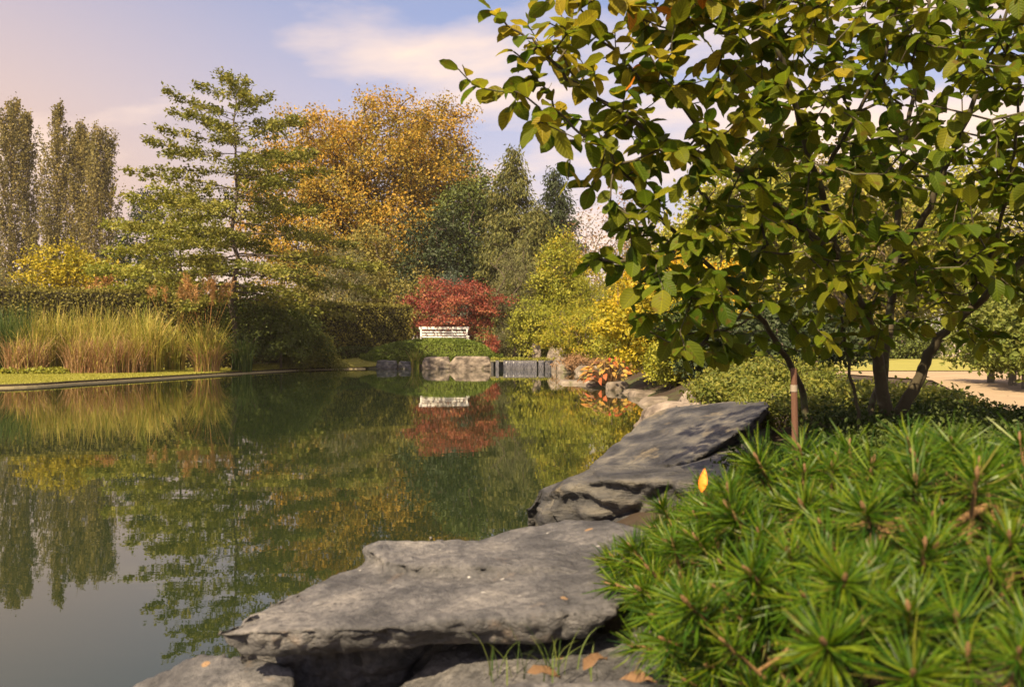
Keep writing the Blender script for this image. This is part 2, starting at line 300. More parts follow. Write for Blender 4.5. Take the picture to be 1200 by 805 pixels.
# left shore as a smooth curve
shore = np.array([(-19.2, 6.0), (-17.6, 11.9), (-13.6, 15.5), (-10.25, 17.0), (-9.55, 19.3), (-8.85, 22.4), (-8.15, 26.2), (-7.4, 28.9), (-6.4, 30.4), (-5.35, 31.0)])
def spline(p, n):
    p = np.asarray(p, float); out = []; q = np.vstack([2*p[0]-p[1], p, 2*p[-1]-p[-2]])
    for i in range(1, len(q)-2):
        for t in np.linspace(0, 1, n, endpoint=False):
            a, b, c, d = q[i-1:i+3]; out.append(.5*(2*b+(c-a)*t+(2*a-5*b+4*c-d)*t*t+(3*b-a-3*c+d)*t**3))
    out.append(p[-1]); return np.array(out)
sh = spline(shore, 10)
tt = unit(np.gradient(sh, axis=0)); nn = np.stack([-tt[:, 1], tt[:, 0]], 1)      # outward (away from water)
lawn_pts = [tuple(p) for p in sh]+[(-4.6, 32.3), (-4.0, 35.5), (-9, 33.0), (-16, 29), (-30, 24), (-32, 6)]
def resample(p, n):
    p = np.asarray(p, float); c = np.concatenate([[0], np.cumsum(np.linalg.norm(np.diff(p, axis=0), axis=1))]); q = np.linspace(0, c[-1], n); return np.stack([np.interp(q, c, p[:, 0]), np.interp(q, c, p[:, 1])], 1)
outer = resample([(-32, 6), (-30, 18), (-24, 24.5), (-16, 28.5), (-11.5, 30.6), (-8.4, 33.6), (-4.0, 36.0), (-4.4, 32.6)], len(sh)); K = 24
def lawnz(x, y): return np.maximum(.075, gh(x, y)+.022)
V = []; F = []
for i in range(len(sh)):
    V.append((sh[i][0], sh[i][1], -.01))
    for k in range(K): u = (k/(K-1)); q = sh[i]*(1-u)+outer[i]*u; V.append((q[0], q[1], .075 if k < 1 else float(lawnz(q[:1], q[1:])[0])+.004*math.sin(i*2.3+k*1.7)))
K1 = K+1
for i in range(len(sh)-1):
    for k in range(K1-1): F.append((i*K1+k, i*K1+k+1, (i+1)*K1+k+1, (i+1)*K1+k))
me = npmesh('lawn', V, F, [M['lawn'], M['edgesoil']], midx=[1 if q % (K1-1) == 0 else 0 for q in range(len(F))], smooth=True); tag(mk('lawn', me), kind='structure')
# pale edging board at the waterline
V = []; F = []
prof = [(-.09, -.1), (-.05, .028), (.02, .028), (.02, -.1)]
for i, p in enumerate(sh):
    for (o_, z_) in prof: q = p-nn[i]*(.0)+nn[i]*(o_-.03); V.append((q[0], q[1], z_))
for i in range(len(sh)-1):
    for k in range(3): F.append((i*4+k, i*4+k+1, i*4+5+k, i*4+4+k))
tag(mk('lawn_edging', npmesh('lawn_edging', V, F, M['edge'])), kind='structure')
sheet('path', [(2.6, 1.0), (3.1, 4.6), (3.45, 5.7), (4.4, 8.2), (6.2, 12.6), (6.0, 15.0), (4.5, 16.9), (12, 17.0), (40, 15.5), (40, 2), (12, -4), (4, -4)], .34, M['path'])
sheet('far_lawn', [(5.5, 17.2), (12, 17.3), (45, 15.9), (60, 60), (4, 60)], .345, M['lawn'])
# ---------------------------------------------------------------- trees and shrubs
def skeleton(nodes0, par0, targets, bend=.12, bias=0.25, axis_pt=None):
    """greedy branching: hang each target on the nearest node"""
    nd = [np.array(p, float) for p in nodes0]; par = list(par0); end = []
    for t in targets:
        A = np.array(nd); v = t-A; dist = np.linalg.norm(v, axis=1)
        up = v[:, 2]/np.maximum(dist, 1e-6)
        c = dist*(1+bias*(1-up)); j = int(np.argmin(c))
        mid = (nd[j]+t)/2+R.normal(0, bend*dist[j], 3)*np.array([.5, .5, .5])+np.array([0, 0, -.04*dist[j]])
        nd.append(mid); par.append(j); nd.append(np.array(t, float)); par.append(len(nd)-2); end.append(len(nd)-1)
    return np.array(nd), np.array(par), np.array(end)
def radii(nd, par, rtip, p=.5, rmax=None):
    cnt = np.zeros(len(nd)); ch = np.zeros(len(nd), int)
    for j in par: 
        if j >= 0: ch[j] += 1
    cnt[ch == 0] = 1
    for i in range(len(nd)-1, -1, -1):
        if par[i] >= 0: cnt[par[i]] += cnt[i]
    r = rtip*np.maximum(cnt, 1)**p
    return np.minimum(r, rmax) if rmax else r
def leafcloud(centers, n_each, sigma, size, up=.4, asp=.62, outward=None, hang=0.0, crnd=None, wlean=.5):
    c = np.repeat(centers, n_each, 0); n = len(c)
    p = c+R.normal(0, 1, (n, 3))*np.asarray(sigma)
    ax = R.normal(0, 1, (n, 3)); ax[:, 2] -= hang
    nr = R.normal(0, 1, (n, 3))*.8; nr[:, 2] += up*2
    if outward is not None: nr += unit(p-outward)*1.0
    ln = size*R.uniform(.7, 1.3, n)
    V, F = leafquads(p, ax, nr, ln, ln*asp)
    rc = R.uniform(0, 1, len(centers)) if crnd is None else crnd
    rnd = wlean*np.repeat(rc, n_each)+(1-wlean)*R.uniform(0, 1, n)
    return V, F, rnd
def lump(d, seed, f=2.2, amp=.3):
    return np.array([1+amp*noise.noise(Vector((x*f+seed*7.1, y*f+seed*3.3, z*f-seed))) for x, y, z in d])
def ellipsoid(n, c, r, seed, hollow=.55, f=2.2, amp=.35, zmin=None):
    d = unit(R.normal(0, 1, (n, 3))); rr = (hollow**3+(1-hollow**3)*R.uniform(0, 1, n))**(1/3)
    p = np.asarray(c)+d*(rr*lump(d, seed, f, amp))[:, None]*np.asarray(r)
    if zmin is not None: p[:, 2] = np.maximum(p[:, 2], zmin+R.uniform(0, .15, n))
    return p
SEED = [0]
def broadleaf(name, label, cat, loc, cz, rad, ntar, nleaf, size, sigma, mat, rt=.012, stems=1, group=None, bark='bark', hollow=.5, amp=.4, f=2.2, up=.4, asp=.62, hang=0, zmin=.12, wood='trunk', spreadz=None, gap=0.0, extra=None):
    SEED[0] += 1; s = SEED[0]
    loc = (loc[0], loc[1], gz(loc[0], loc[1])+(.02 if loc[0] < -5 and loc[1] < 33 else 0))
    t = thing(name, label, cat, loc, group)
    tar = ellipsoid(ntar, (0, 0, cz), rad, s, hollow, f, amp, zmin)
    if extra is not None: tar = np.concatenate([tar, extra])
    tar = tar[np.argsort(np.linalg.norm(tar-np.array([0, 0, max(.2, cz-rad[2])]), axis=1))]
    n0 = []; p0 = []
    for k in range(stems):
        a = 2*math.pi*k/stems+s; ex = (np.array([math.cos(a), math.sin(a)])*.35*rad[0] if stems > 1 else np.array([0, 0.]))
        b = (np.array([math.cos(a), math.sin(a)])*.05*rad[0] if stems > 1 else np.array([0, 0.])); top = cz+rad[2]*(.35 if stems == 1 else .1)
        m = 7; prev = -1
        for i in range(m):
            u = i/(m-1); q = b+(ex-b)*u**1.3; n0.append((q[0]+R.normal(0, .012)*cz*u, q[1]+R.normal(0, .012)*cz*u, -0.08+u*(top+.08))); p0.append(prev); prev = len(n0)-1
    nd, par, end = skeleton(n0, p0, tar, bend=.1)
    r = radii(nd, par, rt); ok = par >= 0
    V, F = tubes(nd[par[ok]], nd[ok], r[par[ok]]*.95, r[ok], 6)
    mk(wood, npmesh(wood, V, F, M[bark], smooth=True), t)
    V, F, rnd = leafcloud(tar, nleaf, sigma, size, up, asp, np.array([0, 0, cz-.4*rad[2]]), hang)
    zlo = V[:, 2] < .02; V[zlo, 2] = .02
    mk('crown', npmesh('crown', V, F, G[mat] if isinstance(mat, str) else mat, rnd), t)
    return t
def tiered(name, label, cat, loc, h, z0, prof, nb, nleaf, size, mat, up=lambda u: .1, droop=lambda u: .15, width=.34, thick=.06, rt=.1, group=None, asp=.5, hang=.0, jit=.25, bark='bark', upn=1.0, lean=0):
    """central leader with spreading boughs; u is 0 at the lowest bough and 1 at the tip"""
    loc = (loc[0], loc[1], gz(loc[0], loc[1])+(.02 if loc[0] < -5 and loc[1] < 33 else 0)); t = thing(name, label, cat, loc, group); m = 14
    tp = np.array([(R.normal(0, .006)*h+lean*(i/m)**2, R.normal(0, .006)*h, -.08+i/(m-1)*(h+.08)) for i in range(m)]); tp[0, :2] = 0
    parts = [polytube(tp, [rt*(1-.93*i/(m-1)) for i in range(m)])]
    ga = 2.399; P_, A_, N_, RN, SZ = [], [], [], [], []; S0, S1, R0, R1 = [], [], [], []
    tot = 0; info = []
    for b in range(nb):
        u = (b+.5)/nb; u = min(max(u+R.normal(0, .01), 0), .995); z = z0+(h-z0)*u; a = b*ga+R.normal(0, .25)
        ln = prof(u)*R.uniform(1-jit, 1+jit); info.append((u, z, a, ln)); tot += ln
    for (u, z, a, ln) in info:
        d = np.array([math.cos(a), math.sin(a), 0]); sd = np.array([-d[1], d[0], 0]); k = max(8, int(nleaf*ln/tot)); org = np.array([np.interp(z, tp[:, 2], tp[:, 0]), np.interp(z, tp[:, 2], tp[:, 1]), z])
        U, D = up(u), droop(u)
        path = lambda q: org+d*(ln*q)[:, None]+np.array([0, 0, 1.])*(ln*(U*q-D*q*q))[:, None]
        q = np.linspace(0, 1, 6); pp = path(q); rb = rt*.32*(1-u*.75)
        S0.append(pp[:-1]); S1.append(pp[1:]); rr = rb*(1-.85*q); R0.append(rr[:-1]); R1.append(rr[1:])
        # side twigs
        nt_ = max(4, int(ln/.38)); qs = np.linspace(.22, .97, nt_); sg = np.where(np.arange(nt_) % 2 == 0, 1, -1.)
        tl = ln*width*(1.15-qs)*R.uniform(.6, 1.3, nt_); st = path(qs); en = st+sd*(sg*tl)[:, None]+d*(tl*.7)[:, None]+np.array([0, 0, 1.])*(tl*R.normal(-.03-D*.3, .12, nt_))[:, None]
        S0.append(st); S1.append(en); R0.append(np.full(nt_, rb*.28)); R1.append(np.full(nt_, rb*.08))
        # leaves on the twigs and along the bough
        which = R.integers(0, nt_+2, k); e0 = np.concatenate([st, path(np.array([.35, .35]))]); e1 = np.concatenate([en, path(np.array([1.02, 1.05]))])
        v = R.uniform(.1, 1.05, k)[:, None]; pos = e0[which]*(1-v)+e1[which]*v+R.normal(0, 1, (k, 3))*np.array([thick*1.4, thick*1.4, thick])
        P_.append(pos); ax = (e1-e0)[which]; ax = unit(ax)+R.normal(0, .7, (k, 3)); ax[:, 2] -= hang; A_.append(ax)
        nr = R.normal(0, .55, (k, 3)); nr[:, 2] += upn; N_.append(nr); rc = R.uniform(0, 1, nt_+2); RN.append(.45*rc[which]+.55*R.uniform(0, 1, k))
    parts.append(tubes(np.concatenate(S0), np.concatenate(S1), np.concatenate(R0), np.concatenate(R1), 5))
    V, F = merge(parts); mk('trunk', npmesh('trunk', V, F, M[bark], smooth=True), t)
    p = np.concatenate(P_); p[:, 2] = np.maximum(p[:, 2], .05); ls = size*R.uniform(.7, 1.35, len(p))
    V, F = leafquads(p, np.concatenate(A_), np.concatenate(N_), ls, ls*asp); mk('crown', npmesh('crown', V, F, G[mat], np.concatenate(RN)), t)
    return t
def poplar(label, loc, h, r, nleaf, lean=0):
    t = thing('poplar_tree', label, 'tree', loc, 'tall poplars beyond the hedge'); m = 12
    tp = np.array([(lean*(i/m), R.normal(0, .05), -.1+i/(m-1)*h) for i in range(m)])
    parts = [polytube(tp, [.22*(1-.94*i/(m-1)) for i in range(m)])]
    n = 130; u = np.sort(R.uniform(.05, .98, n)); a = R.uniform(0, 6.28, n)
    prof = np.interp(u, [0, .15, .45, .75, .9, 1], [.45, .9, 1, .8, .5, .12])*r*R.uniform(.55, 1.15, n)
    L_ = prof/math.tan(math.radians(17)); z1 = u*h+.2*L_; z0 = np.maximum(z1-L_, .02*h)
    d = np.stack([np.cos(a), np.sin(a), a*0], 1)
    cx = lambda z: np.stack([np.interp(z, tp[:, 2], tp[:, 0]), z*0, z], 1)
    s0 = cx(z0); s1 = cx(z1)+d*prof[:, None]; mid = (s0+s1)/2+d*prof[:, None]*.16
    parts.append(tubes(np.concatenate([s0, mid]), np.concatenate([mid, s1]), np.concatenate([np.full(n, .05), np.full(n, .03)]), np.concatenate([np.full(n, .03), np.full(n, .008)]), 4))
    V, F = merge(parts); mk('trunk', npmesh('trunk', V, F, M['bark'], smooth=True), t)
    k = nleaf//n; i = np.repeat(np.arange(n), k); v = R.uniform(.2, 1.12, len(i))[:, None]
    p = np.where(v < .5, s0[i]*(1-2*v)+mid[i]*2*v, mid[i]*(2-2*v)+s1[i]*(2*v-1))+R.normal(0, 1, (len(i), 3))*np.array([.14, .14, .3])
    ax = R.normal(0, .8, (len(i), 3)); ax[:, 2] += .8; nr = R.normal(0, 1, (len(i), 3)); nr[:, 2] += .2
    ln = .21*R.uniform(.7, 1.3, len(i)); V, F = leafquads(p, ax, nr, ln, ln*.8); rc = R.uniform(0, 1, n)
    mk('crown', npmesh('crown', V, F, G['poplar'], .5*rc[i]+.5*R.uniform(0, 1, len(i))), t)
# poplars far to the left
for k, (px, py, d) in enumerate([(-62, 140, 88), (-22, 126, 86), (10, 119, 84), (36, 126, 84), (65, 122, 82), (88, 136, 82), (120, 148, 80)]):
    h = CAMH+(405-py)/1000*d; x = (px-600)/1000*d
    lab = ['seventh', 'sixth', 'fifth', 'fourth', 'third', 'second', 'first'][k]+' tall narrow poplar in the row counted from the dark spruce'
    poplar(lab, (x, d, .05), h*[1, .97, 1.02, .98, 1.0, .97, 1][k], [1.6, 2.0, 1.9, 1.5, 2.0, 1.55, 2.3][k], [12000, 15000, 15000, 10500, 15000, 11500, 15000][k], [.3, -.4, .5, -.6, .2, .7, -.3][k])
# the big amber trees in the middle
for (px, py, d, rx, lab, n) in [(372, 128, 58, 4.9, 'golden brown leafy tree behind the tall layered oak', 330), (452, 117, 56, 5.2, 'largest amber leaved tree with several bare trunks behind the hedge', 360), (515, 122, 60, 3.6, 'amber tree with a leafy narrow top beside the dark green tree', 260)]:
    top = CAMH+(405-py)/1000*d; cz = top*.56; rz = top*.44
    broadleaf('amber_tree', lab, 'tree', ((px-600)/1000*d, d, .1), cz, (rx, rx*.9, rz), int(n*1.35), 90, .18, (.42, .42, .34), 'orange', .035, 3, 'amber trees behind the hedge', amp=.2, f=3.0, hollow=.45, asp=.75)
# left middle group
tiered('tall_oak_tree', 'tall layered green oak with a bare spire beside the reeds', 'tree', (P(272, 0, 27)[0], 27.2, .1), 9.3, 2.1,
       lambda u: np.interp(u, [0, .1, .25, .5, .72, .86, .93, 1], [3.4, 3.8, 3.6, 3.0, 2.25, 1.45, .85, .15]), 66, 34000, .115, 'oak', up=lambda u: np.interp(u, [0, .3, .7, 1], [-.02, .05, .14, .45]), droop=lambda u: np.interp(u, [0, .4, 1], [.16, .08, -.04]), width=.30, thick=.065, rt=.11, asp=.6, jit=.3)
tiered('spreading_oak_tree', 'light green oak with level sprays behind the hedge, beside the spire topped oak', 'tree', (P(205, 0, 31)[0], 31.5, .1), 6.3, 2.0,
       lambda u: np.interp(u, [0, .3, .6, .85, 1], [3.2, 3.3, 2.6, 1.5, .3]), 26, 15000, .13, 'oaky', up=lambda u: np.interp(u, [0, .5, 1], [.05, .12, .5]), droop=lambda u: .12, width=.36, thick=.10, rt=.10, asp=.62)
tiered('dark_spruce_tree', 'dark blue green spruce standing in front of the poplars', 'tree', (P(172, 0, 44)[0], 44, .1), 8.6, .8,
       lambda u: 2.9*(1-u)+.25, 60, 14000, .22, 'dark', up=lambda u: np.interp(u, [0, 1], [-.05, .4]), droop=lambda u: .2, thick=.12, rt=.16, asp=.3, hang=.6, group=None)
broadleaf('yellow_shrub', 'bright yellow leafy shrub rising above the long hedge', 'shrub', (P(72, 0, 33)[0], 33.5, .1), 3.0, (1.75, 1.4, 1.75), 150, 55, .13, (.20, .20, .14), 'gold', .012, 3, amp=.65, f=3.2)
broadleaf('orange_shrub', 'small orange yellow shrub beside the bright yellow shrub', 'shrub', (P(118, 0, 32)[0], 32.2, .1), 2.2, (.6, .6, 1.2), 45, 50, .11, (.14, .14, .14), 'plume', .01, 2, amp=.4)
broadleaf('green_shrub', 'leafy green shrub above the hedge below the light oak', 'shrub', (P(165, 0, 31)[0], 32.2, .1), 1.9, (1.9, .9, 1.35), 90, 50, .13, (.2, .2, .14), 'oaky', .01, 2, amp=.4)
broadleaf('willow_shrub', 'grey green feathery shrub at the end of the long hedge', 'shrub', (P(-5, 0, 31)[0], 31.5, .1), 2.1, (1.0, 1.0, 1.5), 60, 60, .13, (.16, .16, .24), 'olive', .01, 3, amp=.4, asp=.3)
# behind the right hedge
broadleaf('silver_shrub', 'silvery olive vase shaped shrub with pale stems behind the hedge', 'shrub', (P(402, 0, 41)[0], 41, .1), 3.2, (1.35, 1.3, 2.3), 120, 55, .13, (.2, .2, .26), 'olive', .014, 6, bark='bark_pale', amp=.35, asp=.35)
broadleaf('pale_yellow_tree', 'pale yellow green column shaped tree behind the end of the hedge', 'tree', (P(437, 0, 43)[0], 43, .1), 2.9, (1.1, 1.1, 1.9), 80, 50, .14, (.2, .2, .22), 'yolive', .012, 2)
broadleaf('pale_yellow_tree', 'tawny shrub right behind the crimson maple', 'shrub', (P(487, 0, 42)[0], 42, .1), 2.5, (1.5, 1.0, 2.0), 90, 50, .14, (.22, .22, .22), 'yolive', .012, 3)
broadleaf('dark_evergreen_tree', 'dark green evergreen tree below the amber trees', 'tree', (P(512, 0, 48)[0], 48.5, .1), 4.2, (2.4, 2.2, 3.8), 190, 60, .20, (.34, .34, .26), 'dark', .02, 1, amp=.35)
broadleaf('dark_evergreen_tree', 'tall dark green tree between the amber trees and the drooping firs', 'tree', (P(556, 0, 53)[0], 53, .1), 6.6, (2.5, 2.4, 5.4), 250, 60, .22, (.38, .38, .34), 'yew', .024, 1, amp=.32)
broadleaf('blue_shrub', 'grey blue conifer behind the crimson maple', 'shrub', (P(530, 0, 41)[0], 41, .1), 2.7, (1.0, .9, 1.6), 70, 60, .12, (.16, .16, .14), 'blue', .012, 1, asp=.3)
broadleaf('dark_evergreen_tree', 'bushy olive green tree behind the silvery shrub', 'tree', (P(415, 0, 50)[0], 50, .1), 4.4, (4.0, 2.0, 3.2), 170, 55, .20, (.36, .36, .28), 'yolive', .02, 2, amp=.4)
firp = lambda b: (lambda u: np.interp(u, [0, .1, .5, 1], [b, b*.97, b*.62, .1]))
tiered('drooping_fir_tree', 'olive green fir with drooping boughs behind the grey green pine', 'tree', (P(601, 0, 49)[0], 49, .1), 12.0, .8, firp(2.9), 120, 26000, .26, 'fir', up=lambda u: np.interp(u, [0, 1], [.0, .7]), droop=lambda u: np.interp(u, [0, 1], [.55, .1]), thick=.16, rt=.2, asp=.32, hang=1.4, group='drooping firs in the background')
tiered('drooping_fir_tree', 'darker fir beside the bare twiggy tree', 'tree', (P(652, 0, 51)[0], 51, .1), 11.2, .8, firp(2.6), 110, 22000, .25, 'dark', up=lambda u: np.interp(u, [0, 1], [.0, .7]), droop=lambda u: np.interp(u, [0, 1], [.5, .1]), thick=.16, rt=.2, asp=.32, hang=1.2, group='drooping firs in the background')
tiered('drooping_fir_tree', 'small olive fir close in front of the darker fir', 'tree', (P(629, 0, 46)[0], 46, .1), 8.2, .8, firp(2.2), 90, 16000, .24, 'fir', up=lambda u: np.interp(u, [0, 1], [.0, .7]), droop=lambda u: np.interp(u, [0, 1], [.55, .1]), thick=.15, rt=.16, asp=.32, hang=1.4, group='drooping firs in the background')
broadleaf('grey_pine_tree', 'grey green soft needled pine standing over the waterfall', 'tree', (P(603, 0, 36)[0], 36.5, .1), 2.9, (1.15, 1.1, 2.1), 130, 70, .14, (.17, .17, .2), 'olive', .014, 1, asp=.16, amp=.4)
broadleaf('twiggy_tree', 'nearly bare twiggy tree with a few russet leaves', 'tree', (P(716, 0, 42)[0], 42, .15), 4.9, (2.5, 2.2, 3.4), 330, 9, .13, (.2, .2, .16), 'brown', .011, 2, bark='bark_pale', amp=.3, hollow=.3)
broadleaf('lime_maple_tree', 'upright lime yellow maple behind the weir', 'tree', (P(655, 0, 35)[0], 35, .1), 2.9, (1.15, 1.0, 2.2), 120, 60, .12, (.2, .2, .13), 'lime', .012, 2, amp=.55, f=2.6)
broadleaf('golden_maple_tree', 'golden topped maple behind the lime yellow maple', 'tree', (P(664, 0, 38)[0], 38, .1), 3.4, (1.15, 1.0, 2.0), 110, 55, .13, (.2, .2, .13), 'gold', .012, 2, amp=.5)
broadleaf('lime_shrub', 'low yellow green shrub beside the crimson maple', 'shrub', (P(622, 0, 33)[0], 33.2, .1), 1.35, (.9, .7, .9), 70, 60, .10, (.16, .16, .1), 'lime', .01, 2, amp=.5)
broadleaf('yellow_fountain_shrub', 'pale yellow arching shrub behind the lace leaved maple', 'shrub', (P(712, 0, 34)[0], 34, .15), 2.0, (1.5, 1.1, 1.5), 110, 55, .15, (.18, .18, .2), 'lime', .01, 4, asp=.25, hang=.6)
broadleaf('lace_maple_shrub', 'domed lace leaved maple turning orange beside the weir', 'shrub', (P(688, 0, 29.5)[0], 30.3, .1), 1.05, (1.65, 1.2, 1.1), 210, 60, .09, (.16, .16, .06), 'weep', .01, 3, asp=.4, hang=.7, amp=.4, f=3.2)
broadleaf('crimson_maple_tree', 'crimson Japanese maple behind the white bench', 'tree', (P(533, 0, 36)[0], 35.6, .15), 1.75, (1.85, 1.3, 1.25), 170, 62, .10, (.19, .19, .09), 'red', .011, 4, amp=.5, f=2.6, zmin=.45)
broadleaf('red_shrub', 'little red shrub at the end of the clipped mound', 'shrub', (P(577, 0, 33)[0], 33, .12), .42, (.28, .25, .40), 30, 45, .07, (.06, .06, .06), 'red', .006, 3)
broadleaf('grey_shrub', 'grey cone shaped shrub beside the little red shrub', 'shrub', (P(592, 0, 33.2)[0], 33.6, .12), .62, (.42, .4, .62), 50, 50, .07, (.07, .07, .09), 'olive', .006, 3, asp=.3)
broadleaf('lime_shrub', 'bright lime shrub filling the bank behind the hosta', 'shrub', (3.15, 22.6, .2), .75, (1.0, .9, .8), 150, 60, .075, (.12, .12, .08), 'lime', .008, 3, amp=.5, f=3)
broadleaf('lime_shrub', 'feathery lime green shrub behind the stone post', 'shrub', (1.9, 33.9, .2), 1.2, (1.2, .8, 1.2), 120, 60, .10, (.15, .15, .1), 'lime', .008, 3, amp=.5, f=3)
broadleaf('golden_grass_shrub', 'tall golden shrub behind the lace leaved maple', 'shrub', (4.6, 29.5, .2), 1.3, (1.5, 1.1, 1.3), 150, 60, .10, (.16, .16, .12), 'gold', .008, 4, amp=.45, f=3)
broadleaf('golden_grass_shrub', 'yellow shrub between the lace leaved maple and the golden cypress', 'shrub', (3.9, 20.5, .2), .95, (1.0, .9, .95), 150, 60, .08, (.13, .13, .09), 'yellow', .008, 4, amp=.45, f=3)
# right of the water
broadleaf('golden_cypress_shrub', 'billowing golden cypress shrub spilling over the bank', 'shrub', (2.75, 15.0, .2), .92, (1.15, 1.0, .88), 330, 60, .062, (.10, .10, .06), 'gold', .008, 4, amp=.5, f=3.2, asp=.7)
broadleaf('golden_cypress_shrub', 'taller golden shrub with a sunlit amber top behind the evergreen', 'shrub', (3.55, 17.4, .3), 1.25, (1.3, 1.1, .98), 260, 60, .075, (.12, .12, .07), 'yellow', .008, 4, amp=.5, f=3.0, asp=.7)
broadleaf('golden_cypress_shrub', 'low golden green shrub hanging over the waterside stones', 'shrub', (2.55, 13.6, .1), .42, (.42, .5, .42), 110, 55, .05, (.06, .06, .05), 'lime', .006, 3, amp=.4, asp=.7)
broadleaf('evergreen_shrub', 'glossy green evergreen shrub among the golden ones', 'shrub', (3.0, 13.6, .3), .75, (.62, .55, .55), 120, 55, .07, (.09, .09, .07), 'dkaz', .008, 3, amp=.4)
broadleaf('evergreen_shrub', 'round leaved green shrub between the golden tops', 'shrub', (3.3, 15.7, .3), 1.25, (.75, .6, .42), 100, 55, .075, (.09, .09, .07), 'oak', .008, 3, amp=.4)
broadleaf('rhododendron_shrub', 'dark leaved rhododendron behind the flat rocks', 'shrub', (2.9, 11.1, .3), .42, (.75, .7, .42), 130, 50, .075, (.09, .09, .06), 'dark', .008, 4, amp=.4)
broadleaf('rhododendron_shrub', 'dark rhododendron beyond the yellow azalea', 'shrub', (4.0, 12.2, .3), .6, (1.0, .8, .55), 150, 50, .08, (.10, .10, .07), 'dark', .008, 4, amp=.4)
broadleaf('azalea_shrub', 'low yellow green azalea beside the tilted slab', 'shrub', (2.2, 7.3, .3), .10, (.62, .75, .2), 190, 55, .038, (.055, .055, .035), 'azalea', .004, 5, amp=.3, zmin=.04)
broadleaf('azalea_shrub', 'low azalea with yellow tips behind the wooden stake', 'shrub', (2.75, 9.0, .3), .14, (.75, .8, .25), 190, 55, .04, (.06, .06, .04), 'azalea', .004, 5, amp=.3, zmin=.04)
broadleaf('azalea_shrub', 'spreading azalea at the edge of the sandy path', 'shrub', (2.75, 6.2, .3), .05, (.5, .8, .12), 190, 55, .038, (.055, .055, .035), 'azalea', .004, 5, amp=.3, zmin=.04)
broadleaf('green_azalea_shrub', 'small azalea at the foot of the wooden stake', 'shrub', (1.25, 3.75, .3), .05, (.3, .45, .12), 120, 70, .024, (.04, .04, .03), 'dkaz', .004, 5, amp=.3, zmin=.03)
broadleaf('green_azalea_shrub', 'small dark azalea in the gap behind the tilted slab', 'shrub', (1.75, 5.6, .3), .08, (.34, .6, .16), 120, 70, .026, (.045, .045, .03), 'azalea', .004, 5, amp=.3, zmin=.03)
broadleaf('green_azalea_shrub', 'deep green azalea under the multi stemmed tree', 'shrub', (2.15, 4.35, .3), .06, (.62, .55, .13), 240, 80, .024, (.05, .05, .03), 'dkaz', .004, 5, amp=.3, zmin=.03)
broadleaf('green_azalea_shrub', 'deep green azalea between the pine and the path', 'shrub', (2.15, 3.3, .3), .06, (.7, .6, .13), 240, 80, .024, (.05, .05, .03), 'dkaz', .004, 5, amp=.3, zmin=.03)
broadleaf('green_azalea_shrub', 'dark green azalea behind the pine bush at the tree foot', 'shrub', (1.65, 3.15, .3), .07, (.45, .5, .14), 220, 75, .023, (.05, .05, .03), 'dkaz', .004, 5, amp=.3, zmin=.03)
# far right background
for (px, d, top, rx, mat, lab, sp) in [(800, 46, 7.5, 3.4, 'lime', 'yellow green tree behind the golden shrubs', .9), (868, 40, 8.6, 3.0, 'gold', 'golden tree seen through the multi stemmed tree', .85), (940, 52, 12, 4.4, 'yolive', 'tawny tree far behind the multi stemmed tree', .8), (1010, 44, 6.6, 3.6, 'oaky', 'light green round tree near the stone wall', .9),
                                    (1085, 60, 11, 4.8, 'olive', 'grey green thin tree beyond the stone wall', .6), (1165, 50, 9.5, 4.4, 'oaky', 'fresh green tree over the far lawn', .85), (1250, 46, 10.5, 4.5, 'yolive', 'yellow tinged tree past the clipped hornbeams', .85), (760, 56, 8.0, 3.2, 'fir', 'dull green tree behind the twiggy tree', .8), (885, 33, 8.6, 2.9, 'oaky', 'green tree rising just behind the golden tree', 1.1), (975, 37, 9.6, 3.4, 'yolive', 'olive tree between the round green tree and the tawny tree', 1.1), (1055, 39, 9.2, 3.2, 'lime', 'lime green tree in front of the grey green thin tree', 1.0), (1130, 43, 10.5, 3.4, 'oaky', 'tall green tree beside the fresh green tree', 1.0)]:
    broadleaf('background_tree', lab, 'tree', ((px-600)/1000*d, d, .25), top*.55, (rx, rx*.9, top*.45), int(190*sp), 50, .22, (.42, .42, .3), mat, .024, 2, 'trees behind the garden on the right', amp=.4)
# low shrubs in front of the far wall
for (px, d, lab) in [(905, 27, 'dark green round bush in the shade of the far garden'), (985, 30, 'dark bush at the edge of the far lawn'), (1062, 33, 'dark bush close to the stone wall')]:
    broadleaf('round_bush', lab, 'bush', ((px-600)/1000*d, d, .3), .7, (1.6, 1.2, .9), 130, 50, .12, (.18, .18, .14), 'yew', .01, 3, 'dark bushes on the far lawn')
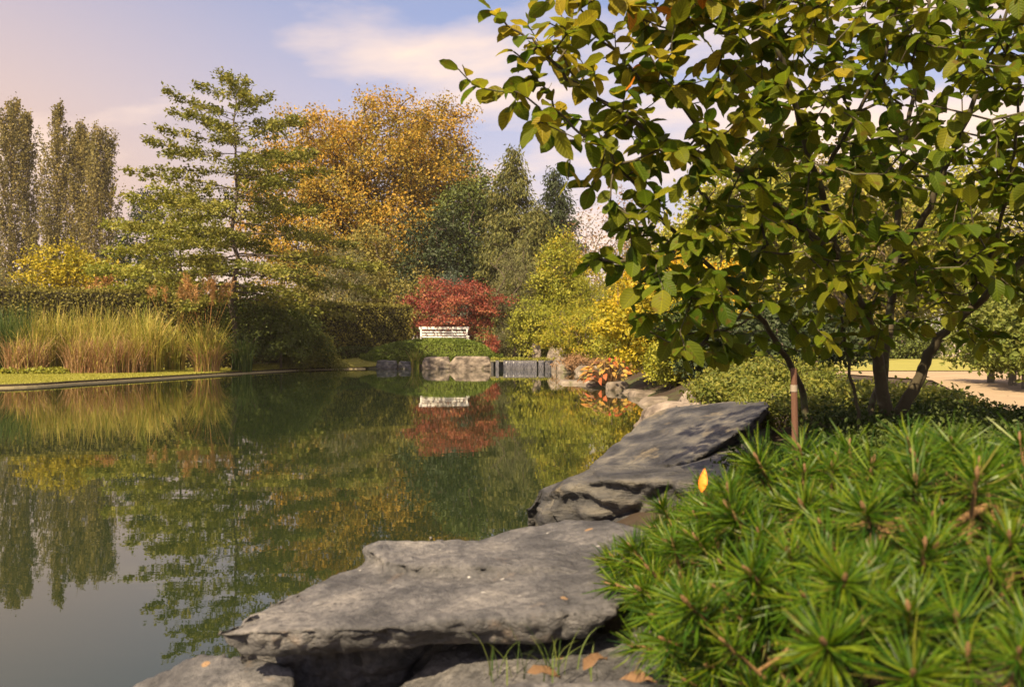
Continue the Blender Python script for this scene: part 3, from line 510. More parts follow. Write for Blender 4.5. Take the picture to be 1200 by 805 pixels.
# clipped hornbeams on the path
for k, (x, y) in enumerate([(6.62, 11.8), (6.42, 10.95), (6.08, 10.1), (5.85, 9.3)]):
    t = thing('hornbeam_tree', ['first', 'second', 'third', 'fourth'][k]+' clipped hornbeam in the sandy path, counted from the stone wall', 'tree', (x, y, .34), 'clipped hornbeams in the path')
    pts = np.array([(0, 0, -.1), (.01, .01, .25), (-.01, .0, .5), (.0, .01, .9)]); V, F = polytube(pts, [.05, .045, .04, .02]); 
    nd, par, end = skeleton([(0, 0, .3), (0, 0, .6), (0, 0, .9)], [-1, 0, 1], ellipsoid(40, (0, 0, .62), (.42, .40, .42), k+50, .4, 2, .15))
    ok = par >= 0; r = radii(nd, par, .004); V2, F2 = tubes(nd[par[ok]], nd[ok], r[par[ok]], r[ok], 5); V, F = merge([(V, F), (V2, F2)])
    mk('trunk', npmesh('trunk', V, F, M['bark_pale'], smooth=True), t)
    c = np.stack([R.uniform(-.42, .42, 150), R.uniform(-.42, .42, 150), R.uniform(.25, 1.1, 150)], 1)
    V, F, rn = leafcloud(c, 24, (.06, .06, .06), .075, .1, .6, np.array([0, 0, .6])); mk('crown', npmesh('crown', V, F, G['horn'], rn), t)
# ---------------------------------------------------------------- hedges
def hedge(label, line, z0, h, th, mat, nper, size, name='clipped_hedge'):
    t = thing(name, label, 'hedge', (line[0][0], line[0][1], z0)); ln = np.array(line, float); o = ln[0]
    seg = np.diff(ln, axis=0); sl_ = np.linalg.norm(seg, axis=1); Pn = []; Nn = []
    V = []; F = []
    for i, s in enumerate(seg):
        d = s/sl_[i]; n = np.array([-d[1], d[0]]); a = ln[i]-o; b = ln[i+1]-o; b0 = len(V); e = .07
        for q in (a, b):
            for (k, z) in ((-th/2+e, -.08), (th/2-e, -.08), (th/2-e, h-e), (-th/2+e, h-e)): V.append((q[0]+n[0]*k, q[1]+n[1]*k, z))
        F += [(b0+j, b0+(j+1) % 4, b0+4+(j+1) % 4, b0+4+j) for j in range(4)]+[(b0+3, b0+2, b0+1, b0), (b0+4, b0+5, b0+6, b0+7)]
        for side in (-1, 1, 0):
            m = int(nper*sl_[i]*(h if side else th)); u = R.uniform(-.01, 1.01, m)[:, None]; c = a+(b-a)*u
            bulge = np.array([.045*noise.noise(Vector((x*1.1, y*1.1, side*3.))) for x, y in c])
            if side: z = R.uniform(0.02, h, m); k = (side*(th/2)+side*bulge)[:, None]; p = np.concatenate([c+n*k, z[:, None]], 1); nr = np.tile(np.array([n[0]*side, n[1]*side, .25]), (m, 1))
            else: k = R.uniform(-th/2, th/2, m)[:, None]; p = np.concatenate([c+n*k, (h+bulge)[:, None]], 1); nr = np.tile(np.array([0, 0, 1.]), (m, 1))
            Pn.append(p+R.normal(0, .028, (m, 3))); Nn.append(nr)
    for q, d in ((ln[0]-o, -seg[0]/sl_[0]), (ln[-1]-o, seg[-1]/sl_[-1])):
        m = int(nper*th*h); n = np.array([-d[1], d[0]]); k = R.uniform(-th/2, th/2, m)[:, None]; p = np.concatenate([q+n*k, R.uniform(.02, h, m)[:, None]], 1)
        Pn.append(p+R.normal(0, .03, (m, 3))); Nn.append(np.tile(np.array([d[0], d[1], .2]), (m, 1)))
    mk('twig_core', npmesh('twig_core', V, F, M['core']), t)
    p = np.concatenate(Pn); nr = np.concatenate(Nn)+R.normal(0, .55, (len(p), 3)); ax = R.normal(0, 1, p.shape); l_ = size*R.uniform(.7, 1.3, len(p))
    V, F = leafquads(p, ax, nr, l_, l_*.7); 
    cl = np.array([noise.noise(Vector((x*.9, y*.9, z*1.3))) for x, y, z in p[:, :3]])
    mk('foliage', npmesh('foliage', V, F, G[mat], .35+.35*cl+.5*(R.uniform(0, 1, len(p))-.4)), t)
hedge('long tall clipped hedge behind the ornamental grasses', [(-26, 25.2), (-17, 26.6), (-9.6, 29.6)], .06, 2.56, 1.0, 'hedge', 330, .085)
hedge('tall clipped hedge ending beside the crimson maple', [(-10.5, 31.4), (-8.2, 32.5), (-4.4, 35.1)], .28, 2.20, .9, 'hedge', 420, .08)
hedge('low dark clipped hedge along the foot of the tall hedge', [(-6.6, 32.7), (-4.6, 34.1)], .25, .5, .55, 'yew', 700, .06)
# rounded clipped mound in front of the bench
def mound():
    cx, cy = -3.1, 32.85; t = thing('clipped_mound', 'long rounded clipped green mound in front of the bench', 'hedge', (cx, cy, .1))
    a, b, h = 2.72, .98, .98; n = 36000; u = R.uniform(0, 2*math.pi, n); e = R.uniform(0, 1, n)
    zz = h*np.sqrt(np.maximum(0, 1-((1-e)**2.0)*0-(np.sqrt(e))**3.2*1.0))
    rr = np.sqrt(e); rr = np.where(R.uniform(0, 1, n) < .35, 1.0, rr); zz = np.where(rr == 1.0, R.uniform(.02, .45, n)*h, h*(1-rr**3.4)**.62)
    slope = np.interp(np.cos(u)*rr, [-1, -.6, 0, .5, 1], [.92, .90, 1, 1.03, .94])
    p = np.stack([a*rr*np.cos(u), b*rr*np.sin(u), zz*slope], 1); p[:, 2] = np.maximum(p[:, 2], .03)
    nr = unit(np.stack([np.cos(u)*rr**3/a*1.5, np.sin(u)*rr**3/b, (1-rr**3)+.15], 1))
    V, F = leafquads(p+R.normal(0, .018, p.shape), R.normal(0, 1, p.shape), nr+R.normal(0, .5, p.shape), .06*R.uniform(.7, 1.3, n), .042*R.uniform(.7, 1.3, n))
    cl = np.array([noise.noise(Vector((x*1.5, y*1.5, z*2))) for x, y, z in p]); mk('foliage', npmesh('foliage', V, F, G['mound'], .4+.3*cl+.4*(R.uniform(0, 1, n)-.4)), t)
    us = np.linspace(0, 2*math.pi, 33)[:-1]; V = []; F = []
    rs = [1.0, .97, .9, .7, .4]; zs = [-.1]+[.93*h*(1-r**3.4)**.62-.05 for r in rs[1:]]
    for r, z in zip(rs, zs):
        for q in us: V.append((a*.95*r*math.cos(q), b*.93*r*math.sin(q), z*np.interp(math.cos(q)*r, [-1, -.6, 0, .5, 1], [.92, .90, 1, 1.03, .94]) if z > 0 else z))
    V.append((0, 0, .9*h)); 
    for i in range(4):
        for j in range(32): F.append((i*32+j, i*32+(j+1) % 32, (i+1)*32+(j+1) % 32, (i+1)*32+j))
    for j in range(32): F.append((4*32+j, 4*32+(j+1) % 32, len(V)-1, len(V)-1))
    bm = bmesh.new(); vs = [bm.verts.new(v) for v in V]
    for f in F: bm.faces.new([vs[i] for i in dict.fromkeys(f)])
    me = bpy.data.meshes.new('twig_core'); bm.to_mesh(me); bm.free(); me.materials.append(M['core']); mk('twig_core', me, t)
mound()
# dark drooping shrub group in front of the hedge
tiered('yew_shrub', 'dark green shrub with arching feathery sprays leaning over the lawn', 'shrub', (-7.75, 28.6, .12), 2.1, .5, lambda u: np.interp(u, [0, .5, 1], [1.35, 1.45, .6]), 60, 17000, .10, 'yew', up=lambda u: .45, droop=lambda u: .55, thick=.10, rt=.05, asp=.35, hang=.6, width=.4)
tiered('yew_shrub', 'lighter green feathery shrub sloping down towards the clipped mound', 'shrub', (-7.0, 29.6, .12), 1.4, .3, lambda u: np.interp(u, [0, .5, 1], [.85, .95, .4]), 50, 13000, .09, 'oak', up=lambda u: .4, droop=lambda u: .55, thick=.08, rt=.04, asp=.35, hang=.6, width=.4)
broadleaf('yew_shrub', 'shaded bushy shrub under the spire topped oak beside the pampas clump', 'shrub', (-8.5, 27.6, .12), 1.35, (1.1, .9, 1.05), 110, 60, .09, (.15, .15, .13), 'yew', .012, 5, amp=.4)
# ---------------------------------------------------------------- ornamental grasses
def blades(n, h, spread, arch, wid, base_r, straw=0.0, ns=6, lean=(0, 0)):
    az = R.uniform(0, 2*math.pi, n); br = base_r*np.sqrt(R.uniform(0, 1, n)); ba = R.uniform(0, 2*math.pi, n)
    b = np.stack([br*np.cos(ba), br*np.sin(ba), np.full(n, -.03)], 1); hh = h*R.uniform(.55, 1.05, n); out = spread*R.uniform(.15, 1.0, n)*h; ar = arch*R.uniform(.3, 1.3, n)
    d = np.stack([np.cos(az)+lean[0], np.sin(az)+lean[1], az*0], 1); sd = np.stack([-np.sin(az), np.cos(az), az*0], 1); sd = unit(sd+R.normal(0, .4, sd.shape)*np.array([1, 1, 0]))
    V = np.zeros((n, 2*ns, 3))
    for k in range(ns):
        u = k/(ns-1); p = b+d*(out*(u**1.7))[:, None]; p[:, 2] += hh*(u-ar*.55*u**3.2)
        w_ = wid*(1-u**2*.95)*.5; V[:, 2*k] = p-sd*w_; V[:, 2*k+1] = p+sd*w_
    base = (np.arange(n)*2*ns)[:, None]
    F = np.stack([np.concatenate([base+2*k, base+2*k+1, base+2*k+3, base+2*k+2], 1) for k in range(ns-1)], 1).reshape(-1, 4)
    V = V.reshape(-1, 3); V[:, 2] = np.maximum(V[:, 2], -.03); return V, F, np.repeat(R.uniform(0, 1, n), ns-1)
def grass(label, x, y, z, layers, plumes=0, group=None, name='grass_clump', ph=2.2):
    t = thing(name, label, 'grass', (x, y, z), group)
    for (mat, n, h, sp, ar, wd, br) in layers:
        V, F, rn = blades(n, h, sp, ar, wd, br); mk('blades', npmesh('blades', V, F, G[mat], rn), t)
    for k in range(plumes):
        a = R.uniform(0, 6.28); o = R.uniform(.15, .85); hh = ph*R.uniform(.88, 1.08)
        st = np.array([(0, 0, 0), (.3*o*math.cos(a), .3*o*math.sin(a), hh*.5), (o*math.cos(a), o*math.sin(a), hh)]); V, F = polytube(st, [.008, .006, .004], 4)
        c = st[-1]+np.linspace(-.05, .38, 8)[:, None]*np.array([.15*math.cos(a), .15*math.sin(a), .95]); V2, F2, rn = leafcloud(c, 12, (.035, .035, .03), .12, .1, .14, None, -1.2)
        o_ = npmesh('plume', np.concatenate([V, V2]), np.concatenate([F, F2+len(V)]), G['plume'], np.concatenate([np.full(len(F), .5), rn])); mk('plume', o_, t)
    return t
reeds = [(-8, 24.2, 'reedg', 2.2, .22, .3), (22, 24.4, 'reedg', 2.35, .20, .3), (48, 24.6, 'reed', 2.25, .22, .35), (75, 24.9, 'reed', 2.35, .22, .35), (103, 25.1, 'reed', 2.4, .25, .4), (132, 25.3, 'reed', 2.3, .28, .4), (160, 25.5, 'reed', 2.4, .30, .45), (-40, 23.8, 'reedg', 2.2, .25, .35), (-75, 23.5, 'reed', 2.2, .25, .35), (-115, 23.2, 'reed', 2.2, .25, .35)]
for k, (px, d, mat, h, sp, ar) in enumerate(reeds):
    lab = ['eighth', 'seventh', 'sixth', 'fifth', 'fourth', 'third', 'second', 'ninth', 'tenth', 'last'][k]+(' reed clump, dark green and upright, counted from the pampas clump' if mat == 'reedg' else ' reed clump, tall and yellow green, counted from the pampas clump')
    grass(lab, (px-600)/1000*d, d+R.uniform(0, .5), .07, [(mat, 360, h*1.02, sp*1.3, ar*1.25, .022, .45), ('straw', 130, h*.55, .5, .6, .016, .45)], 0, 'reeds in front of the hedge')
for (px, d, lab) in [(30, 23.6, 'short russet grass tuft at the foot of the green reeds'), (100, 23.9, 'spreading russet straw tuft before the yellow reeds'), (128, 23.9, 'widest russet straw tuft before the yellow reeds'), (152, 24.2, 'russet straw tuft close to the arching yellow grass')]:
    grass(lab, (px-600)/1000*d, d, .07, [('straw', 330, 1.5, .6, .65, .016, .5), ('reed', 90, 1.9, .5, .6, .018, .45)], 0, 'russet straw tufts')
grass('arching yellow green grass clump between the reeds and the pampas clump', (172-600)/1000*24.5, 24.6, .07, [('reed', 420, 2.5, .5, .75, .022, .38), ('straw', 160, 1.1, .7, .8, .016, .36)])
grass('fountain shaped pampas clump with pink straw skirt and orange plumes', (243-600)/1000*25, 25.0, .07, [('reed', 480, 2.15, .48, .85, .022, .34), ('straw', 480, 1.4, .62, .85, .016, .36)], 14, None, 'pampas_clump', 2.25)
grass('dark green grass clump beside the pampas clump under the oak', (281-600)/1000*26, 26.2, .07, [('reedg', 240, 1.6, .45, .8, .022, .3)])
grass('bright plumed grass behind the arching clump', (205-600)/1000*26.6, 26.6, .07, [('reed', 220, 2.1, .35, .6, .022, .3)], 9, None, 'grass_clump', 2.3)
grass('yellow green iris clump between the waterside stones', (487-600)/1000*31.3, 31.25, .02, [('reed', 60, .95, .35, .45, .025, .16), ('reedg', 40, .7, .4, .5, .025, .16)], 0, None, 'iris_clump')
# low leafy cover at the reeds' feet
c = np.stack([R.uniform(-13.8, -12.2, 120), R.uniform(23.0, 23.6, 120), np.full(120, .14)], 1)
V, F, rn = leafcloud(c, 14, (.07, .06, .035), .085, 1, .8)
V[:, 2] = np.maximum(V[:, 2], .08); tag(mk('ground_cover', npmesh('ground_cover', V, F, G['oaky'], rn)), 'pale green leafy ground cover at the foot of the reeds', 'ground cover', kind='stuff')
# mown grass of the lawn
def lawn_blades(n, box, z, test, h=.035):
    x = R.uniform(box[0], box[1], n); y = R.uniform(box[2], box[3], n); k = test(x, y); x = x[k]; y = y[k]; n = len(x)
    b = np.stack([x, y, lawnz(x, y)-.005], 1); a = R.uniform(0, 6.28, n); w_ = .006+.004*R.uniform(0, 1, n)
    s = np.stack([np.cos(a), np.sin(a), a*0], 1)*w_[:, None]; tip = b+np.stack([R.normal(0, .012, n), R.normal(0, .012, n), h*R.uniform(.6, 1.3, n)], 1)
    V = np.stack([b-s, b+s, tip], 1).reshape(-1, 3); return V, (np.arange(n)*3)[:, None]+np.array([[0, 1, 2]]), R.uniform(0, 1, n)
from_poly = np.array(lawn_pts)
def inpoly(poly, x, y):
    ins = np.zeros(x.shape, bool); b = np.roll(poly, -1, 0)
    for (x0, y0), (x1, y1) in zip(poly, b): ins ^= ((y0 > y) != (y1 > y)) & (x < (x1-x0)*(y-y0)/(y1-y0+1e-12)+x0)
    return ins
G['mown'] = leafmat('mown_grass', [(.19, .20, .028), (.30, .295, .045), (.40, .37, .075)])
V, F, rn = lawn_blades(170000, (-15, -4.4, 15, 34), .07, lambda x, y: inpoly(from_poly, x, y))
tag(mk('grass', npmesh('grass', V, F, G['mown'], rn)), 'short mown grass on the strip of lawn beside the pond', 'grass', kind='stuff')
# ---------------------------------------------------------------- bench
def bench():
    x, y = -2.72, 34.4; t = thing('garden_bench', 'white slatted garden bench behind the clipped mound', 'bench', (x, y, gz(x, y)), rz=math.radians(8)); m = M['white']
    W = 1.95
    for sx in (-1, 1):
        bevbox('leg', [(sx*(W/2-.04), -.27, .31, .06, .06, .62)], m, t); bevbox('leg', [(sx*(W/2-.04), .27, .475, .06, .055, .95)], m, t)
        bevbox('armrest', [(sx*(W/2-.04), -.03, .64, .085, .62, .04)], m, t)
        bevbox('side_rail', [(sx*(W/2-.04), 0, .34, .045, .48, .07)], m, t)
    bevbox('top_rail', [(0, .275, .985, W+.08, .06, .11)], m, t); bevbox('back_rail', [(0, .272, .53, W-.14, .045, .06)], m, t)
    for z in (.63, .73, .83): bevbox('back_slat', [(0, .275, z, W-.14, .025, .055)], m, t)
    for xx in (-.33, .33): bevbox('back_post', [(xx, .30, .73, .05, .022, .40)], m, t)
    for k in range(6): bevbox('seat_slat', [(0, -.26+k*.093, .43, W-.02, .072, .028)], m, t)
    bevbox('front_rail', [(0, -.27, .37, W-.14, .035, .08)], m, t)
bench()
# ---------------------------------------------------------------- rocks
def hull_rock(name, label, hulls, voxel, mat, amp=(.03, .012, .005), fr=(3, 9, 26), strata=0.0, seed=0, cat='rock', group=None, ridge=.5, crease=1.2):
    """each hull is a cloud of world points; hulls are merged, remeshed and weathered"""
    allp = np.concatenate([np.asarray(h) for h in hulls]); c = allp.mean(0); c[2] = allp[:, 2].min()
    bm = bmesh.new()
    for h in hulls:
        vs = [bm.verts.new(Vector(np.asarray(p)-c)) for p in h]; g = bmesh.ops.convex_hull(bm, input=vs)
        junk = list({e for e in g['geom_interior']+g['geom_unused'] if isinstance(e, bmesh.types.BMVert)}); bmesh.ops.delete(bm, geom=junk, context='VERTS')
    me = bpy.data.meshes.new(name); bm.to_mesh(me); bm.free()
    o = bpy.data.objects.new(name, me); COL.objects.link(o)
    md = o.modifiers.new('r', 'REMESH'); md.mode = 'VOXEL'; md.voxel_size = voxel
    sm = o.modifiers.new('s', 'SMOOTH'); sm.factor = .5; sm.iterations = 2
    dg = bpy.context.evaluated_depsgraph_get(); ev = bpy.data.meshes.new_from_object(o.evaluated_get(dg)); o.modifiers.clear(); o.data = ev; bpy.data.meshes.remove(me)
    n = len(ev.vertices); co = np.zeros(n*3, np.float32); ev.vertices.foreach_get('co', co); co = co.reshape(-1, 3); nr = np.zeros(n*3, np.float32); ev.vertices.foreach_get('normal', nr); nr = nr.reshape(-1, 3)
    d = np.zeros(n); sv = Vector((seed*5.3, seed*1.7, seed*2.9))
    for i in range(n):
        p = Vector(co[i].tolist()); q = p+sv; side = 1-abs(nr[i][2])
        s = amp[0]*noise.noise(q*fr[0])+amp[1]*(noise.noise(q*fr[1])-ridge*abs(noise.noise(q*fr[1]*1.3))*2*side)+amp[2]*noise.fractal(q*fr[2], .9, 2.1, 4)
        cr_ = abs(noise.noise(q*fr[1]*.55+Vector((9, 2, 5)))); s -= amp[1]*crease*max(0, 1-cr_*7)*(.25+side); cr2 = abs(noise.noise(q*fr[2]*.5)); s -= amp[2]*crease*1.3*max(0, 1-cr2*6)*(.3+side)
        if strata: zz = p.z*1.0+.12*noise.noise(q*2.2)+.18*p.x; s += strata*side*(noise.noise(Vector((zz*38, q.x*1.5, q.y*1.5))))
        d[i] = s*(.45+.75*side)
    co = co+nr*d[:, None]; ev.vertices.foreach_set('co', co.astype(np.float32).ravel()); ev.polygons.foreach_set('use_smooth', np.full(len(ev.polygons), True))
    ev.materials.clear(); ev.materials.append(M[mat]); ev.update(); ev.name = name
    o.location = c; return tag(o, label, cat, group)
def slab(tops, thick, inset=.06, low=None):
    """top outline as (px,py,z); bottom pulled in"""
    T = np.array([Q(*p) for p in tops]); c = T.mean(0); B = T.copy(); v = c-T; v[:, 2] = 0; B += unit(v)*inset; B[:, 2] = (T[:, 2]-thick) if low is None else low
    return np.concatenate([T, B])
hull_rock('stone_slab', 'largest flat grey stone slab jutting out over the water', [
    slab([(246, 742, .265), (300, 712, .28), (360, 686, .295), (428, 658, .305), (520, 638, .33), (620, 632, .345), (712, 640, .355), (735, 690, .355), (720, 716, .345), (640, 716, .335), (560, 722, .32), (480, 736, .30), (400, 736, .28), (330, 742, .27)], .055, .05),
    slab([(424, 640, .345), (440, 632, .355), (530, 630, .36), (640, 630, .365), (715, 640, .365), (700, 665, .355), (560, 665, .35), (455, 660, .34)], .10, .02),
    slab([(262, 742, .23), (330, 738, .235), (420, 735, .24), (560, 715, .26), (720, 705, .29), (700, 650, .28), (428, 664, .25), (330, 700, .235)], .22, .07)], .0085, 'rock', (.018, .015, .006), (4, 10, 34), .014, 1)
hull_rock('rock', 'rough grey rock under the front of the largest slab', [slab([(440, 815, .12), (520, 756, .20), (640, 738, .25), (760, 734, .28), (800, 800, .26), (700, 860, .22), (520, 860, .12)], .4, .02, -.15)], .0125, 'rock', (.03, .016, .005), (5, 12, 34), .012, 2)
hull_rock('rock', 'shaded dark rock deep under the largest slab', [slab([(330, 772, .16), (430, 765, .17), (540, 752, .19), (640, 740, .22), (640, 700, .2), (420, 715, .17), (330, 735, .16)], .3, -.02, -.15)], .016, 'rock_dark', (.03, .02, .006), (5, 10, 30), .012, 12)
hull_rock('rock', 'low grey rock at the waterline beyond the slab tip', [slab([(118, 826, .03), (170, 796, .08), (225, 768, .15), (300, 762, .175), (350, 780, .17), (340, 850, .12), (160, 900, .04)], .3, -.02, -.15)], .0125, 'rock', (.02, .012, .005), (5, 12, 34), .01, 3)
hull_rock('rock', 'rounded brownish rock behind the largest slab', [slab([(545, 640, .28), (600, 620, .32), (660, 608, .355), (715, 608, .37), (760, 622, .37), (740, 655, .36), (620, 655, .31)], .4, -.03, -.12)], .0125, 'rock', (.022, .010, .004), (5, 12, 34), .006, 4)
hull_rock('rock', 'dark craggy boulder between the largest slab and the tilted slab', [
    np.concatenate([slab([(614, 592, .17), (628, 572, .245), (690, 549, .34), (795, 545, .355), (835, 556, .355), (815, 566, .345), (700, 562, .33), (645, 576, .265)], .45, -.02, -.12)]),
    slab([(690, 546, .355), (800, 543, .365), (830, 552, .36), (790, 556, .355), (700, 556, .345)], .1, .0)], .0125, 'rock_dark', (.045, .03, .006), (5, 9, 30), .016, 5, ridge=.9)
hull_rock('rock', 'pale flat rock in front of the grass tufts', [slab([(555, 806, .29), (620, 793, .30), (740, 790, .305), (775, 806, .30), (770, 850, .3), (560, 850, .29)], .3, -.02, -.05)], .012, 'rock', (.02, .01, .004), (5, 12, 34), .006, 14)
# tilted slab
hull_rock('stone_slab', 'long dark slab tilted up towards the azaleas', [
    np.array([P(686, 546, 5.05), P(752, 492, 5.7), P(790, 474, 5.8), P(893, 467, 5.5), P(903, 476, 4.95), P(868, 506, 4.6), P(806, 545, 4.45), P(700, 560, 4.8), P(690, 565, 5.2), P(905, 490, 5.5), P(880, 510, 5.0), P(740, 545, 5.8)])], .016, 'rock_dark', (.04, .02, .006), (3, 7, 26), .016, 6)
hull_rock('rock', 'dark rock wedged under the tilted slab', [np.array([P(800, 545, 4.5), P(880, 510, 4.8), P(905, 500, 5.3), P(900, 560, 4.6), P(800, 575, 4.2), P(720, 580, 4.6), P(730, 560, 4.5), P(840, 590, 3.9), P(850, 560, 3.95), P(760, 580, 5.2), P(900, 560, 5.6)])], .02, 'rock_dark', (.05, .02, .006), (4, 9, 26), .012, 7)
hull_rock('rock', 'smooth pale rock just beyond the tilted slab', [np.array([P(742, 500, 8.6), P(752, 478, 8.2), P(780, 470, 8.0), P(850, 470, 7.8), P(862, 480, 7.4), P(820, 500, 7.3), P(760, 505, 7.9), P(750, 512, 8.0), P(860, 510, 7.6), P(800, 520, 8.6), P(840, 480, 8.6)])], .022, 'rock_pale', (.04, .015, .006), (3, 8, 24), .006, 8)
hull_rock('rock', 'flat topped pale rock between the rhododendron and the tilted slab', [np.array([P(795, 468, 9.2), P(802, 458, 9.4), P(842, 457, 9.2), P(846, 470, 8.9), P(800, 480, 9), P(846, 480, 9), P(830, 478, 9.8), P(790, 480, 9.8), P(810, 460, 9.9)])], .025, 'rock_pale', (.03, .015, .006), (4, 9, 24), .006, 9)
hull_rock('rock', 'dark pocked rock on the bank behind the pale rock', [np.array([P(845, 480, 8.0), P(850, 455, 8.3), P(872, 456, 8.3), P(880, 490, 8.0), P(850, 490, 8.6), P(880, 475, 8.8)])], .025, 'rock_dark', (.04, .02, .01), (5, 10, 26), .01, 10)
# waterside stones further on
def lumpstone(label, x, y, w_, dpt, h, mat='rock_pale', seed=1, z=-.12, name='rock', group=None, box=False, vox=.035):
    k = R.normal(0, .06, (14, 3)); pts = []
    for i, (a, b, c) in enumerate([(-1, -.8, 0), (1, -.8, 0), (1, .8, 0), (-1, .8, 0), (-1.05, -.9, .5), (1.05, -.9, .5), (1, .9, .6), (-1, .9, .6), (-.85, -.8, .97), (.85, -.75, .97), (.9, .7, 1), (-.9, .7, 1)] if box else [(-.9, -.6, 0), (.9, -.6, 0), (.8, .7, 0), (-.8, .7, 0), (-1, -.7, .4), (1, -.75, .35), (.9, .8, .5), (-.95, .8, .5), (-.55, -.45, .9), (.5, -.5, .95), (.55, .5, 1), (-.5, .5, 1)]):
        pts.append((x+(a+k[i, 0])*w_/2, y+(b+k[i, 1])*dpt/2, z+(c+k[i, 2]*.6)*(h-z)))
    return hull_rock(name, label, [np.array(pts)], vox, mat, (.05, .02, .008), (2.5, 6, 18), .01, seed, group=group)
for k, (px, d, w_, dp, h, lab) in enumerate([(684, 19.3, .95, .9, .08, 'low flat pale stone reaching into the water below the hosta'), (700, 18.0, .5, .5, .10, 'small pale stone beside the hosta'), (724, 16.4, .36, .4, .17, 'rounded pale stone under the golden shrub'), (742, 15.2, .42, .5, .09, 'wet stone at the waterline below the golden shrub'), (757, 14.2, .45, .6, .12, 'stone at the waterline under the golden green shrub'), (770, 12.4, .5, .7, .12, 'stone half hidden below the rhododendron'), (672, 27.4, .9, .8, .28, 'mossy stone beside the weir'), (657, 29.8, .6, .7, .42, 'stone holding the end of the weir'), (694, 25.5, .8, .9, .26, 'mossy stone halfway between weir and hosta'), (704, 22.6, .8, .9, .18, 'brown stone in the bank near the hosta')]):
    lumpstone(lab, (px-600)/1000*d, d, w_*1.15, dp, h*.9, 'rock_bank', 20+k, -.15, box=(k % 2 == 0))
broadleaf('dry_shrub', 'low brown dried plants on the bank beside the weir', 'shrub', (2.35, 27.6, .1), .3, (.95, 1.2, .35), 120, 45, .07, (.09, .09, .06), 'brown', .006, 5, amp=.4, zmin=.05)
for k, (x0, x1, h, dp, lab) in enumerate([(440, 466, .30, .6, 'darker split stone block at the left end of the rim stones'), (466, 483, .28, .5, 'small dark stone block next to the iris'), (493, 527, .44, .8, 'square pale stone block beside the iris'), (527, 577, .45, .8, 'longest pale stone block next to the waterfall')]):
    d = 31.25; lumpstone(lab.replace('at the left end of the rim stones', 'nearest the lawn under the clipped mound'), ((x0+x1)/2-600)/1000*d, d+dp*.3, (x1-x0)/1000*d*.95, dp, h, 'rock_pale' if k > 1 else 'rock', 40+k, -.2, 'stone_block', 'stone blocks at the pond rim', True, .04)
# ---------------------------------------------------------------- weir with falling water
def weir():
    t = thing('waterfall', 'low waterfall pouring over a dark weir into the pond', 'waterfall', (.45, 30.95, 0))
    t.scale = (1, 1, .64)
    bevbox('back_wall', [(0, .25, .13, 2.35, .3, .56)], M['weir'], t, .015)
    bevbox('coping', [(0, .18, .445, 2.46, .64, .075)], M['weir_top'], t, .015)
    for sx in (-1.16, 1.16): bevbox('pier', [(sx, -.02, .12, .09, .3, .54)], M['weir'], t, .012)
    for (a, b) in ((-1.04, -.93), (-.76, .44), (.50, .70), (.74, 1.08)):
        n = max(3, int((b-a)/.02)); xs_ = np.linspace(a, b, n); V = []; F = []
        rows = [(0.13, .488), (-.10, .489), (-.175, .465), (-.205, .36), (-.22, .2), (-.232, .06), (-.235, -.03)]
        for r_, (yy, zz) in enumerate(rows):
            for x in xs_: V.append((x+R.normal(0, .003)+.01*noise.noise(Vector((x*9, zz*3, 1))), yy+.012*noise.noise(Vector((x*30, zz*1.5, 3)))-.004, zz))
        for i in range(len(rows)-1):
            for j in range(n-1): F.append((i*n+j, (i+1)*n+j, (i+1)*n+j+1, i*n+j+1))
        mk('water_curtain', npmesh('water_curtain', V, F, M['fall'], smooth=True), t)
weir()
def basin():
    sheet('upper_water', [(-.7, 31.25), (1.6, 31.25), (1.8, 33.0), (-.4, 33.0)], .312, M['water'])
basin()
lumpstone('square grey stone post beyond the weir', .95, 32.9, .32, .3, .95, 'rock_pale', 61, -.05, 'stone_post', None, True, .03)['category'] = 'post'
lumpstone('pale boulder beside the stone post beyond the weir', 1.75, 32.6, .9, .6, .8, 'rock_pale', 62, -.05)
c = np.stack([R.uniform(-.7, 1.65, 110), R.uniform(31.25, 31.6, 110), np.full(110, .35)], 1); V, F, rn = leafcloud(c, 10, (.05, .05, .03), .06, .6, .6)
tag(mk('water_plants', npmesh('water_plants', V, F, G['oaky'], rn)), 'fringe of yellow green water plants along the weir', 'water plants', kind='stuff')
# hosta with big turning leaves: every leaf a part
def leafmesh(name, ln, wd, curl, fold, mats, nseg=5, wave=0.0, tip=.0):
    V = []; F = []; W = [0.12, .72, 1.0, .93, .62, .0] if nseg == 5 else [.10, .58, .88, 1.0, .98, .86, .60, .0]
    ns = len(W)
    for i, ww in enumerate(W):
        u = i/(ns-1); y = u*ln; z = -curl*ln*u*u+tip*ln*u**3; h_ = ww*wd/2; e = wave*ln*math.sin(i*2.1)
        V += [(-h_, y, z+fold*h_+e), (0, y, z), (h_, y, z+fold*h_-e)]
    for i in range(ns-1):
        a = i*3; F += [(a, a+1, a+4, a+3), (a+1, a+2, a+5, a+4)]
    me = npmesh(name, V, F, mats, smooth=True); at_ = me.attributes.new('lc', 'FLOAT_VECTOR', 'POINT'); lc = np.array(V, np.float32)/ln; lc[:, 2] = 0; at_.data.foreach_set('vector', lc.ravel())
    return me
def orient(o, p, axis_, nrm, s=1.0):
    y = Vector(axis_).normalized(); x = y.cross(Vector(nrm)); x = x.normalized() if x.length > 1e-6 else Vector((1, 0, 0)); z = x.cross(y)
    from mathutils import Matrix
    m = Matrix((x, y, z)).transposed().to_4x4(); m.translation = Vector(p); m = m @ Matrix.Diagonal((s, s, s, 1)); o.matrix_basis = m
hx, hy = 2.03, 17.7
hs = thing('hosta_plant', 'hosta with orange and red collapsing leaves at the water edge', 'plant', (hx, hy, gz(hx, hy)))
